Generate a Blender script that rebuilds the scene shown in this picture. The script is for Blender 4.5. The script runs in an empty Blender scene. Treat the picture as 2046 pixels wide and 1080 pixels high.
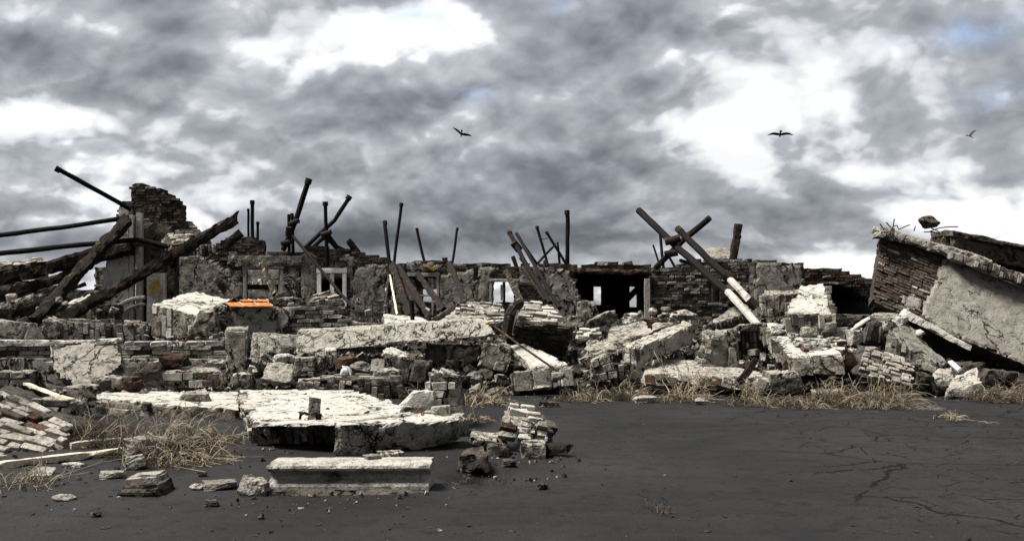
import bpy, bmesh, math, random
from mathutils import Vector, Matrix, Euler, noise as mn

# ------------------------------------------------------------------ camera, sky, sun, exposure
SC = bpy.context.scene
COL = SC.collection
FPX, CX, HY, EYE = 1772.0, 1023.0, 612.0, 1.6      # lens, optical axis and horizon of the photograph

cam_d = bpy.data.cameras.new('camera')
cam = bpy.data.objects.new('camera', cam_d)
COL.objects.link(cam)
cam.location = (0, 0, EYE)
cam.rotation_euler = (math.radians(90), 0, 0)
cam_d.sensor_width = 36.0
cam_d.lens = FPX / 2046 * 36.0
cam_d.shift_y = (HY - 540) / 2046
cam_d.clip_start = 0.1
cam_d.clip_end = 6000
SC.camera = cam

SC.view_settings.view_transform = 'Standard'
SC.view_settings.look = 'None'
SC.view_settings.gamma = 1.0
SC.view_settings.use_curve_mapping = False
SC.view_settings.exposure = 1.4

SUN_EL, SUN_AZ = 60.0, -98.0        # degrees; azimuth measured from +Y (view direction) towards +X
sd = bpy.data.lights.new('sun', 'SUN')
sd.energy = 5.0
sd.angle = math.radians(22)
sd.color = (1.0, 0.96, 0.9)
sun = bpy.data.objects.new('sun', sd)
COL.objects.link(sun)
_e, _a = math.radians(SUN_EL), math.radians(SUN_AZ)
SUN_DIR = Vector((math.sin(_a) * math.cos(_e), math.cos(_a) * math.cos(_e), math.sin(_e)))
sun.rotation_euler = (-SUN_DIR).to_track_quat('-Z', 'Y').to_euler()


class NT:
    """small helper for node trees"""
    def __init__(self, tree):
        self.t = tree
        self.t.nodes.clear()

    def n(self, typ, **kw):
        nd = self.t.nodes.new(typ)
        for k, v in kw.items():
            setattr(nd, k, v)
        return nd

    def set(self, sock, v):
        if v is None:
            return
        if isinstance(v, bpy.types.NodeSocket):
            self.t.links.new(v, sock)
        else:
            if isinstance(v, (tuple, list)) and sock.type == 'RGBA' and len(v) == 3:
                v = (*v, 1)
            sock.default_value = v

    def math(self, op, a, b=None, c=None, clamp=False):
        nd = self.n('ShaderNodeMath', operation=op, use_clamp=clamp)
        self.set(nd.inputs[0], a); self.set(nd.inputs[1], b); self.set(nd.inputs[2], c)
        return nd.outputs[0]

    def vm(self, op, a, b=None, scale=None):
        nd = self.n('ShaderNodeVectorMath', operation=op)
        self.set(nd.inputs[0], a); self.set(nd.inputs[1], b)
        if scale is not None:
            self.set(nd.inputs['Scale'], scale)
        return nd.outputs['Value'] if op in ('DOT_PRODUCT', 'LENGTH', 'DISTANCE') else nd.outputs[0]

    def noise(self, vec, scale, detail=4, rough=.55, dist=0.0, col=False):
        nd = self.n('ShaderNodeTexNoise')
        self.set(nd.inputs['Vector'], vec)
        nd.inputs['Scale'].default_value = scale
        nd.inputs['Detail'].default_value = detail
        nd.inputs['Roughness'].default_value = rough
        nd.inputs['Distortion'].default_value = dist
        return nd.outputs['Color' if col else 'Fac']

    def vor(self, vec, scale, feature='DISTANCE_TO_EDGE', rand=1.0):
        nd = self.n('ShaderNodeTexVoronoi', feature=feature)
        self.set(nd.inputs['Vector'], vec)
        nd.inputs['Scale'].default_value = scale
        nd.inputs['Randomness'].default_value = rand
        return nd.outputs['Distance']

    def ramp(self, fac, *stops, interp='LINEAR'):
        nd = self.n('ShaderNodeValToRGB')
        cr = nd.color_ramp
        cr.interpolation = interp
        while len(cr.elements) < len(stops):
            cr.elements.new(0.5)
        for e, (p, c) in zip(cr.elements, stops):
            e.position = p
            e.color = (c, c, c, 1) if isinstance(c, (int, float)) else (*c, 1)
        self.set(nd.inputs[0], fac)
        return nd.outputs[0]

    def mix(self, fac, a, b, mode='MIX'):
        nd = self.n('ShaderNodeMix', data_type='RGBA', blend_type=mode)
        nd.clamp_factor = True
        self.set(nd.inputs[0], fac); self.set(nd.inputs[6], a); self.set(nd.inputs[7], b)
        return nd.outputs[2]


def build_world():
    w = bpy.data.worlds.new('World')
    SC.world = w
    w.use_nodes = True
    w.cycles.sampling_method = 'MANUAL'
    w.cycles.sample_map_resolution = 256
    T = NT(w.node_tree)
    out = T.n('ShaderNodeOutputWorld')
    bg = T.n('ShaderNodeBackground')
    T.t.links.new(bg.outputs[0], out.inputs[0])
    bg.inputs['Strength'].default_value = 0.1
    sky = T.n('ShaderNodeTexSky', sky_type='NISHITA')
    sky.sun_disc = False
    sky.sun_elevation = _e
    sky.sun_rotation = _a
    sky.air_density = 1.0
    tc = T.n('ShaderNodeTexCoord')
    D = tc.outputs['Generated']
    sep = T.n('ShaderNodeSeparateXYZ')
    T.set(sep.inputs[0], D)
    z = T.math('MAXIMUM', sep.outputs[2], 0.0)
    zz = T.math('ADD', z, 0.55)
    com = T.n('ShaderNodeCombineXYZ')
    T.set(com.inputs[0], T.math('DIVIDE', sep.outputs[0], zz))
    T.set(com.inputs[1], T.math('MULTIPLY', T.math('DIVIDE', sep.outputs[1], zz), 1.0))
    rot = T.n('ShaderNodeVectorRotate', rotation_type='Z_AXIS')
    T.set(rot.inputs['Vector'], com.outputs[0])
    rot.inputs['Angle'].default_value = math.radians(28)
    Q = T.vm('MULTIPLY', rot.outputs[0], (1.0, 1.1, 1.0))
    # domain warp gives the billowing edges
    wv = T.noise(Q, 2.4, 5, .55, col=True)
    wv = T.vm('SUBTRACT', wv, (.5, .5, .5))
    Q1 = T.vm('ADD', Q, T.vm('SCALE', wv, scale=0.15))
    def puffs(v):
        nd = T.n('ShaderNodeTexVoronoi', feature='F1', normalize=True)
        T.set(nd.inputs['Vector'], v)
        nd.inputs['Scale'].default_value = 3.6
        nd.inputs['Detail'].default_value = 4.0
        nd.inputs['Roughness'].default_value = .55
        return T.math('SUBTRACT', 1.0, nd.outputs['Distance'])
    lit = (0.07, -0.085, 0)                     # towards the bright gap in the cloud
    n1 = T.noise(Q1, 1.7, 10, .52)
    n2 = T.noise(T.vm('ADD', Q1, lit), 1.7, 7, .5)
    n3 = T.noise(Q1, 8.0, 6, .6)
    b1 = puffs(Q1)
    b2 = puffs(T.vm('ADD', Q1, (0.022, -0.028, 0)))
    # broad cloud masses, by direction
    def blob(px, py, rx, ry, amp):
        d = Vector(((px - CX) / FPX, 1.0, (HY - py) / FPX)).normalized()
        v = T.vm('MULTIPLY', T.vm('SUBTRACT', D, tuple(d)), (FPX / rx, FPX / max(rx, ry) * .5, FPX / ry))
        q = T.vm('DOT_PRODUCT', v, v)
        g = T.math('EXPONENT', T.math('MULTIPLY', q, -1.0))
        return T.math('MULTIPLY', g, amp)
    acc = None
    for b in SKY_BLOBS:
        g = blob(*b)
        acc = g if acc is None else T.math('ADD', acc, g)
    val = T.math('ADD', T.math('MULTIPLY_ADD', T.math('SUBTRACT', n1, .5), 0.75, 0.545), acc)
    val = T.math('ADD', val, T.math('MULTIPLY', T.math('SUBTRACT', n2, n1), 1.4))
    val = T.math('ADD', val, T.math('MULTIPLY', T.math('SUBTRACT', n3, .5), 0.20))
    val = T.math('ADD', val, T.math('MULTIPLY', T.math('SUBTRACT', b1, b2), 2.2))
    val = T.math('ADD', val, T.math('MULTIPLY', T.math('SUBTRACT', b1, .62), 0.40))
    c = T.ramp(val, (0.0, (.085, .093, .108)), (.28, (.185, .192, .216)), (.50, (.325, .335, .365)),
               (.63, (.43, .445, .475)), (.72, (.70, .715, .745)), (.87, (1.0, 1.0, 1.0)))
    # nearer banks of cloud with a crisp bright rim and a darker belly
    Q2 = T.vm('ADD', T.vm('ADD', Q, T.vm('SCALE', wv, scale=0.20)), (7.3, 2.1, 0))
    e1 = T.noise(Q2, 1.25, 10, .53)
    e1 = T.math('SUBTRACT', T.math('ADD', e1, T.math('MULTIPLY', T.math('SUBTRACT', puffs(Q2), .62), .30)), T.math('MULTIPLY', acc, .16))
    belly = T.ramp(e1, (.50, (1.0, 1.0, 1.0)), (.522, (1.42, 1.42, 1.40)), (.60, (.98, .98, 1.0)), (.72, (.52, .535, .56)))
    c = T.mix(1.0, c, belly, 'MULTIPLY')
    e2 = T.noise(T.vm('ADD', Q1, (3.7, 9.2, 0)), 4.6, 8, .56)
    e2 = T.math('ADD', e2, T.math('MULTIPLY', T.math('SUBTRACT', b1, .62), .25))
    wisps = T.ramp(e2, (.47, (1.0, 1.0, 1.0)), (.50, (1.22, 1.22, 1.21)), (.60, (.95, .95, .96)), (.75, (.82, .83, .85)))
    c = T.mix(.45, c, wisps, 'MULTIPLY')
    cl = T.mix(1.0, c, (SKY_GAIN,) * 3, 'MULTIPLY')
    # thin places where the blue comes through
    hole = None
    for b in SKY_HOLES:
        g = blob(*b)
        hole = g if hole is None else T.math('ADD', hole, g)
    hole = T.math('MULTIPLY', hole, T.ramp(n3, (.42, 0.0), (.62, 1.0)))
    hole = T.math('ADD', hole, 0.02, clamp=True)
    colr = T.mix(hole, cl, sky.outputs[0])
    T.set(bg.inputs['Color'], colr)


SKY_GAIN = 10.0 / 2 ** 1.4
SKY_BLOBS = [
    # px, py, rx, ry, amplitude: bright gaps and dark undersides
    (640, 70, 270, 75, .42), (330, 190, 120, 40, .22), (110, 235, 150, 32, .5), (60, 20, 120, 25, .2),
    (1480, 250, 150, 90, .60), (1560, 330, 160, 35, .16), (1690, 530, 120, 32, .8), (1950, 430, 160, 40, .40),
    (1150, 120, 160, 50, .10), (1750, 370, 90, 40, .25), (900, 55, 220, 40, .26), (480, 110, 110, 50, .14), (430, 330, 150, 60, .12),
    (480, 440, 130, 60, .14), (1900, 60, 250, 60, .14), (1780, 150, 200, 60, .10), (330, 420, 120, 60, .25), 
    (380, 80, 90, 70, -.30), (190, 140, 170, 70, -.26), (200, 290, 260, 40, -.10), (90, 500, 220, 40, -.22),
    (1050, 110, 180, 50, -.22), (1240, 60, 160, 50, -.16), (640, 210, 300, 60, -.12), (1350, 160, 120, 40, -.15),
    (860, 380, 260, 70, -.20), (1150, 330, 170, 120, -.20), (660, 475, 170, 45, -.36), (1000, 480, 380, 45, -.34), (300, 500, 200, 35, -.2),
    (1650, 420, 140, 40, -.22), (1690, 300, 200, 45, -.16), (1500, 480, 200, 40, -.10),
]
SKY_HOLES = [(1960, 60, 110, 25, .55), (820, 42, 60, 18, .9), (2000, 195, 50, 25, .6), (975, 185, 50, 18, .6),
             (1120, 20, 50, 15, .5)]
build_world()

# ------------------------------------------------------------------ materials
R = random.Random(7)
ALB = .51         # overall paleness of stone and plaster


def new_mat(name, spec=.3):
    m = bpy.data.materials.new(name)
    m.use_nodes = True
    T = NT(m.node_tree)
    o = T.n('ShaderNodeOutputMaterial')
    b = T.n('ShaderNodeBsdfPrincipled')
    T.t.links.new(b.outputs[0], o.inputs[0])
    b.inputs['Roughness'].default_value = .9
    b.inputs['Specular IOR Level'].default_value = spec
    g = T.n('ShaderNodeNewGeometry')
    return m, T, b, g.outputs['Position']


def bump(T, b, h, strength=.6, dist=.02):
    n = T.n('ShaderNodeBump')
    n.inputs['Strength'].default_value = strength
    n.inputs['Distance'].default_value = dist
    T.set(n.inputs['Height'], h)
    T.set(b.inputs['Normal'], n.outputs[0])


def warp(T, P, s=2.0, a=.2, det=4):
    w = T.vm('SUBTRACT', T.noise(P, s, det, .6, col=True), (.5, .5, .5))
    return T.vm('ADD', P, T.vm('SCALE', w, scale=a))


def mat_masonry(name, light, mid, dark, crack=3.0, crack_w=.03, crack_cov=.45, stain=(.09, .06, .035), stain_cov=.62,
                rand=0.0, rough=1.0, streak=0.0, pit=.75, net=0, mott=0.0):
    """weathered concrete, plaster or brick: light and dark mottling, stains, pits and a net of hairline cracks"""
    light, mid, dark, stain = (tuple(x * ALB for x in q) for q in (light, mid, dark, stain))
    m, T, b, P = new_mat(name, .04)
    if rand:
        oi = T.n('ShaderNodeObjectInfo')
        off = T.n('ShaderNodeCombineXYZ')
        for k, f in enumerate((37., 91., 53.)):
            T.set(off.inputs[k], T.math('MULTIPLY', oi.outputs['Random'], f))
        P = T.vm('ADD', P, off.outputs[0])
    Wp = warp(T, P, 2.2, .25)
    big = T.noise(Wp, 1.1, 6, .62)
    med = T.noise(P, 6.0, 8, .66)
    fine = T.noise(P, 38.0, 4, .6)
    c = T.mix(T.ramp(T.math('ADD', T.math('MULTIPLY', big, .55), T.math('MULTIPLY', med, .5)), (.40 - mott, 0.), (.62 - mott, 1.)), mid, light)
    c = T.mix(T.ramp(med, (.33 - mott, 1.), (.49 - mott, 0.)), c, dark)
    mid2 = T.noise(T.vm('ADD', P, (5.3, 1.7, 9.1)), 15.0, 6, .7)
    c = T.mix(T.ramp(mid2, (.34 - mott, .9), (.46 - mott, 0.)), c, dark)
    c = T.mix(T.math('MULTIPLY', T.ramp(fine, (.30, 1.), (.45, 0.)), pit), c, dark)
    st = T.ramp(T.noise(Wp, .8, 7, .7), (stain_cov, 0.), (stain_cov + .10, .85))
    c = T.mix(st, c, stain)
    cr2 = None
    if crack:
        # meandering hairline cracks, in some places a finer net of them
        n1 = T.noise(P, crack * .55, 5, .55, .6)
        l1 = T.ramp(T.math('ABSOLUTE', T.math('SUBTRACT', n1, .5)), (crack_w * .10, 1.), (crack_w * .36, 0.))
        n2 = T.noise(P, crack * 1.3, 4, .55, 1.0)
        l2 = T.ramp(T.math('ABSOLUTE', T.math('SUBTRACT', n2, .48)), (crack_w * .10, .9), (crack_w * .45, 0.))
        m1 = T.ramp(T.noise(P, 1.3, 3, .5), (crack_cov, 0.), (crack_cov + .08, 1.))
        m2 = T.ramp(T.noise(P, 2.1, 3, .5), (crack_cov + .05, 0.), (crack_cov + .12, 1.))
        cr2 = T.math('MAXIMUM', T.math('MULTIPLY', l1, m1), T.math('MULTIPLY', l2, m2))
        if net:
            e1 = T.vor(warp(T, P, 3.0, .35, 7), net)
            cr2 = T.math('MAXIMUM', cr2, T.math('MULTIPLY', T.ramp(e1, (.006, .85), (.028, 0.)), T.ramp(T.noise(P, 2.6, 4, .6), (.44, 0.), (.60, 1.))))
        c = T.mix(cr2, c, tuple(x * .25 for x in dark))
    if streak:
        sm = T.n('ShaderNodeMapping')
        T.set(sm.inputs[0], P)
        sm.inputs['Scale'].default_value = (5, 5, .5)
        s = T.ramp(T.noise(sm.outputs[0], 1.0, 5, .6), (.50, 0.), (.72, streak))
        c = T.mix(s, c, dark)
    if rand:
        k = T.math('MULTIPLY_ADD', oi.outputs['Random'], rand, 1.0 - rand * .6)
        kk = T.n('ShaderNodeCombineColor')
        for q in range(3):
            T.set(kk.inputs[q], k)
        c = T.mix(1.0, c, kk.outputs[0], 'MULTIPLY')
    T.set(b.inputs['Base Color'], c)
    h = T.math('ADD', T.math('ADD', T.math('MULTIPLY', med, 1.0), T.math('MULTIPLY', mid2, .6)), T.math('MULTIPLY', fine, .3))
    if cr2 is not None:
        h = T.math('SUBTRACT', h, T.math('MULTIPLY', cr2, .8))
    bump(T, b, h, 1.0 * rough, .05)
    return m


def mat_metal(name, base, rust, rust_cov=.5, rough=.75):
    m, T, b, P = new_mat(name, .06)
    n1 = T.noise(P, 5, 7, .65)
    n2 = T.noise(P, 24, 5, .6)
    c = T.mix(T.ramp(n1, (rust_cov, 0.), (rust_cov + .12, 1.)), base, rust)
    c = T.mix(T.ramp(n2, (.35, .7), (.5, 0.)), c, tuple(x * .5 for x in base))
    T.set(b.inputs['Base Color'], c)
    b.inputs['Roughness'].default_value = rough
    bump(T, b, T.math('ADD', n1, n2), .6, .01)
    return m


def mat_wood(name, base, dark, bare, bare_cov=.6):
    """wood along any direction: grain by stretched noise, scuffed patches of another colour"""
    m, T, b, P = new_mat(name, .12)
    base, dark, bare = (tuple(x * (.78 if name != 'white_window_wood' else 1.0) for x in q) for q in (base, dark, bare))
    n1 = T.noise(P, 6.5, 8, .72)
    n2 = T.noise(P, 26, 5, .65)
    c = T.mix(T.ramp(n2, (.36, 0.), (.6, 1.)), dark, base)
    c = T.mix(T.math('MULTIPLY', T.ramp(n1, (bare_cov, 0.), (bare_cov + .06, 1.)), T.ramp(n2, (.40, .15), (.55, 1.))), c, bare)
    T.set(b.inputs['Base Color'], c)
    bump(T, b, T.math('ADD', n1, n2), .7, .015)
    return m


def mat_plain(name, col, rough=.8, var=.25, scale=12.0, spec=.3):
    col = tuple(x * .55 for x in col)
    m, T, b, P = new_mat(name, spec)
    n = T.noise(P, scale, 5, .6)
    T.set(b.inputs['Base Color'], T.mix(T.ramp(n, (.3, 0.), (.7, 1.)), tuple(x * (1 - var) for x in col), tuple(min(1, x * (1 + var)) for x in col)))
    b.inputs['Roughness'].default_value = rough
    bump(T, b, n, .3, .01)
    return m


MT = {}
MT['white'] = mat_masonry('white_plaster', (.66, .63, .565), (.46, .43, .37), (.13, .113, .092), 2.6, .05, .46, (.24, .17, .095), .64, streak=.15, mott=.065, pit=.5, rough=.85)
MT['plaster'] = mat_masonry('grey_plaster', (.44, .41, .355), (.29, .265, .225), (.04, .034, .028), 2.2, .05, .43, (.09, .07, .045), .66, streak=.45, mott=.05, pit=.6)
MT['pale'] = mat_masonry('pale_plaster', (.37, .345, .30), (.27, .25, .21), (.10, .088, .072), 1.0, .022, .42, (.13, .105, .07), .64, streak=.6, pit=.3, mott=.06, rough=.7)
MT['concrete'] = mat_masonry('cracked_concrete', (.50, .465, .40), (.30, .275, .235), (.035, .03, .025), 3.4, .05, .43, (.13, .085, .045), .66, net=4.5, mott=.04)
MT['beam'] = mat_masonry('pale_beam_concrete', (.56, .525, .455), (.40, .37, .315), (.10, .088, .072), 3.4, .045, .44, (.17, .115, .06), .66, net=4.0, mott=.05, pit=.5)
MT['cornice'] = mat_masonry('limewashed_cornice', (.62, .59, .53), (.40, .375, .325), (.08, .07, .058), 0, stain=(.16, .125, .085), stain_cov=.60, streak=.5, mott=.03, pit=.7)
MT['broken'] = mat_masonry('shaded_broken_masonry', (.36, .325, .27), (.20, .178, .145), (.03, .026, .021), 3.0, .05, .44, (.10, .065, .035), .64, mott=-.01)  # bare core masonry, dark enough to put side shade into the colour
MT['mortar'] = mat_masonry('old_mortar', (.13, .115, .10), (.07, .062, .055), (.025, .022, .02), 0, stain_cov=.7)
MT['brick_pale'] = mat_masonry('pale_weathered_brick', (.54, .50, .435), (.32, .29, .24), (.05, .043, .036), 0, stain_cov=.66, rand=.65, mott=.02)
MT['brick_dark'] = mat_masonry('dark_weathered_brick', (.19, .165, .14), (.10, .085, .07), (.03, .025, .02), 0, stain_cov=.68, rand=.6)
MT['brick_red'] = mat_masonry('brown_red_brick', (.15, .092, .066), (.085, .05, .036), (.028, .02, .016), 0, stain=(.22, .19, .16), stain_cov=.60, rand=.5)
MT['darkstone'] = mat_masonry('dark_stone', (.15, .13, .108), (.08, .07, .058), (.02, .018, .015), 3.0, .05, .45, (.32, .29, .25), .62)  # plain dark stone, used on rocks, lumps and room walls alike
MT['rubble'] = mat_masonry('rubble_dirt_gap_shade', (.07, .063, .054), (.03, .027, .023), (.012, .011, .01), 0, stain_cov=.7)  # rubble dirt darkened to paint deep shade into the gaps between pieces
MT['rust'] = mat_metal('rusty_black_pipe', (.006, .0053, .005), (.022, .011, .006), .58)
MT['collar'] = mat_metal('pipe_collar_metal', (.016, .013, .011), (.06, .03, .014), .56)
MT['whitepipe'] = mat_metal('flaking_white_paint', (.29, .275, .245), (.06, .028, .014), .52, .7)
MT['char'] = mat_wood('charred_timber', (.016, .012, .0095), (.005, .0042, .0036), (.11, .062, .025), .575)
MT['charwhite'] = mat_wood('charred_timber_with_paint', (.022, .016, .012), (.006, .005, .0042), (.24, .19, .12), .555)
MT['frame'] = mat_wood('white_window_wood', (.80, .79, .76), (.58, .57, .54), (.3, .27, .22), .66)
MT['greywood'] = mat_wood('grey_bare_wood', (.42, .40, .36), (.2, .185, .165), (.5, .48, .45), .6)
MT['plank'] = mat_wood('bleached_plank', (.60, .53, .42), (.34, .29, .22), (.22, .15, .09), .64)
MT['tile'] = mat_plain('orange_roof_tile', (.46, .15, .02), .7, .45, 14)
MT['tilegap'] = mat_plain('white_tile_joint', (.62, .56, .48), .8, .15)
MT['yellow'] = mat_plain('yellow_paint', (.42, .25, .015), .7, .4)
MT['branch'] = mat_plain('dry_pale_branch', (.27, .22, .15), .8, .5, 5)
MT['twig'] = mat_plain('dry_brown_twig', (.055, .037, .021), .9, .6, 3)
MT['twigdark'] = mat_plain('dark_dead_twig', (.07, .055, .04), .9, .5, 4)
MT['bird'] = mat_plain('dark_feathers', (.016, .015, .015), .7, .3)
MT['plastic'] = mat_plain('white_plastic_scrap', (.72, .71, .72), .4, .1, 8, .5)
MT['rebar'] = mat_metal('rusty_rebar', (.03, .02, .016), (.10, .045, .02), .5)
MT['black'] = mat_plain('burnt_and_shade_black', (.022, .020, .018), .95, .5, 3)  # near-black: burnt surfaces, and the shade of rooms and voids as colour


def mat_bottle():
    m, T, b, P = new_mat('clear_bottle_plastic', .5)
    b.inputs['Base Color'].default_value = (.62, .64, .70, 1)
    b.inputs['Roughness'].default_value = .15
    b.inputs['Transmission Weight'].default_value = .55
    bump(T, b, T.noise(P, 30, 3), .6, .01)
    return m


MT['bottle'] = mat_bottle()


def mat_mud():
    m, T, b, P = new_mat('dark_mud', .10)
    big = T.noise(warp(T, P, .35, 1.2), .32, 5, .6)
    st = T.n('ShaderNodeMapping'); T.set(st.inputs[0], P)
    st.inputs['Scale'].default_value = (.9, 3.4, 1)
    st.inputs['Rotation'].default_value = (0, 0, .25)
    lay = T.noise(st.outputs[0], 1.0, 7, .62)
    med = T.noise(P, 4.5, 8, .68)
    fine = T.noise(P, 55, 4, .65)
    grit = T.noise(P, 17, 5, .7)
    c = T.mix(T.ramp(big, (.38, 0.), (.62, 1.)), (0.0078, 0.0077, 0.0077), (0.0158, 0.0155, 0.0156))
    c = T.mix(T.ramp(lay, (.50, 0.), (.72, .4)), c, (0.0217, 0.0214, 0.0216))
    c = T.mix(T.ramp(med, (.34, .8), (.48, 0.)), c, (0.0043, 0.0042, 0.0041))
    c = T.mix(T.ramp(fine, (.34, .85), (.45, 0.)), c, (0.0038, 0.0036, 0.0035))
    # specks of dirt lying in patches
    c = T.mix(T.math('MULTIPLY', T.ramp(grit, (.60, 0.), (.64, 1.)), T.ramp(T.noise(P, .8, 4, .6), (.44, .15), (.58, 1.))), c, (0.0042, 0.0036, 0.0033))
    sm = T.n('ShaderNodeMapping'); T.set(sm.inputs[0], P)
    sm.inputs['Scale'].default_value = (9, 6, 1)
    spk = T.noise(sm.outputs[0], 1.0, 6, .72)
    c = T.mix(T.ramp(spk, (.30, .9), (.39, 0.)), c, (0.0031, 0.0029, 0.0028))
    c = T.mix(T.ramp(T.noise(P, 1.4, 5, .65), (.52, 0.), (.66, .45)), c, (0.0112, 0.0097, 0.0083))
    # drying cracks: long main ones and a finer net, towards the right where the mud is driest
    sx = T.n('ShaderNodeSeparateXYZ'); T.set(sx.inputs[0], P)
    dry = T.math('ADD', T.math('MULTIPLY', T.math('SUBTRACT', sx.outputs[0], 2.6), .45), T.math('MULTIPLY', T.math('SUBTRACT', T.noise(P, .7, 3), .5), 2.2), clamp=True)
    cm = T.n('ShaderNodeMapping'); T.set(cm.inputs[0], warp(T, P, 1.6, .30, 5))
    cm.inputs['Scale'].default_value = (.55, 1.0, 1)
    cm.inputs['Rotation'].default_value = (0, 0, .4)
    e1 = T.vor(cm.outputs[0], .75)
    e2 = T.vor(warp(T, P, 2.6, .16, 4), 2.2)
    brk = T.ramp(T.noise(P, 2.6, 3, .6), (.46, 0.), (.52, 1.))
    brk1 = T.ramp(T.noise(P, 1.1, 3, .6), (.42, 0.), (.47, 1.))
    k1 = T.math('MULTIPLY', T.math('MULTIPLY', T.ramp(e1, (.004, 1.), (.009, 0.)), brk1), T.ramp(dry, (.05, 0.), (.3, 1.)))
    k2 = T.math('MULTIPLY', T.math('MULTIPLY', T.ramp(e2, (.006, .95), (.016, 0.)), brk), T.ramp(dry, (.25, 0.), (.6, 1.)))
    k = T.math('MAXIMUM', k1, k2)
    c = T.mix(k, c, (0.0010, 0.0010, 0.0010))
    T.set(b.inputs['Base Color'], c)
    T.set(b.inputs['Roughness'], T.ramp(T.math('MULTIPLY_ADD', big, .6, T.math('MULTIPLY', med, .4)), (.35, .55), (.65, .8)))
    h = T.math('ADD', T.math('MULTIPLY', med, .9), T.math('ADD', T.math('MULTIPLY', fine, .25), T.math('MULTIPLY', grit, .35)))
    h = T.math('SUBTRACT', h, T.math('MULTIPLY', k, 1.6))
    bump(T, b, h, .8, .022)
    return m


MT['mud'] = mat_mud()


def mat_water():
    m, T, b, P = new_mat('dark_puddle_water', .5)
    b.inputs['Base Color'].default_value = (.006, .006, .006, 1)
    b.inputs['Roughness'].default_value = .12
    bump(T, b, T.noise(P, 14, 3), .12, .01)
    return m


MT['water'] = mat_water()

# ------------------------------------------------------------------ geometry helpers


def P3(px, py, d):
    """the point that shows at pixel (px, py) of the photograph at d metres ahead"""
    return Vector(((px - CX) * d / FPX, d, EYE - (py - HY) * d / FPX))


def PZ(px, py, z):
    return P3(px, py, (EYE - z) * FPX / (py - HY))


def proj(p):
    return CX + p.x / p.y * FPX, HY - (p.z - EYE) / p.y * FPX


def nv(p, f, s=0.0):
    return mn.noise_vector(Vector((p.x * f + s, p.y * f + s * 1.7, p.z * f - s)))


def ns(p, f, s=0.0):
    return mn.noise(Vector((p.x * f + s, p.y * f + s * 1.7, p.z * f - s)))


class MB:
    def __init__(self):
        self.v, self.f, self.m = [], [], []

    def add(self, vs, fs, mi=0):
        o = len(self.v)
        self.v.extend(vs)
        self.f.extend(tuple(i + o for i in f) for f in fs)
        self.m.extend([mi] * len(fs))

    def build(self, name, mats, parent=None, origin=None, smooth=False):
        if not isinstance(mats, (list, tuple)):
            mats = [mats]
        if origin is None:
            origin = parent['_o'] if parent is not None and '_o' in parent else (0, 0, 0)
        og = Vector(origin)
        me = bpy.data.meshes.new(name)
        me.from_pydata([tuple(Vector(p) - og) for p in self.v], [], self.f)
        for mm in mats:
            me.materials.append(MT[mm] if isinstance(mm, str) else mm)
        me.polygons.foreach_set('material_index', self.m)
        if smooth:
            me.polygons.foreach_set('use_smooth', [True] * len(self.f))
        me.update()
        o = bpy.data.objects.new(name, me)
        COL.objects.link(o)
        if parent is not None:
            o.parent = parent
        else:
            o.location = og
        return o


def tag(o, label=None, cat=None, group=None, kind=None):
    if label: o['label'] = label
    if cat: o['category'] = cat
    if group: o['group'] = group
    if kind: o['kind'] = kind
    return o


def empty(name, loc, label=None, cat=None, group=None):
    o = bpy.data.objects.new(name, None)
    o.empty_display_size = .2
    COL.objects.link(o)
    o.location = loc
    o['_o'] = tuple(loc)
    return tag(o, label, cat, group)


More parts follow.
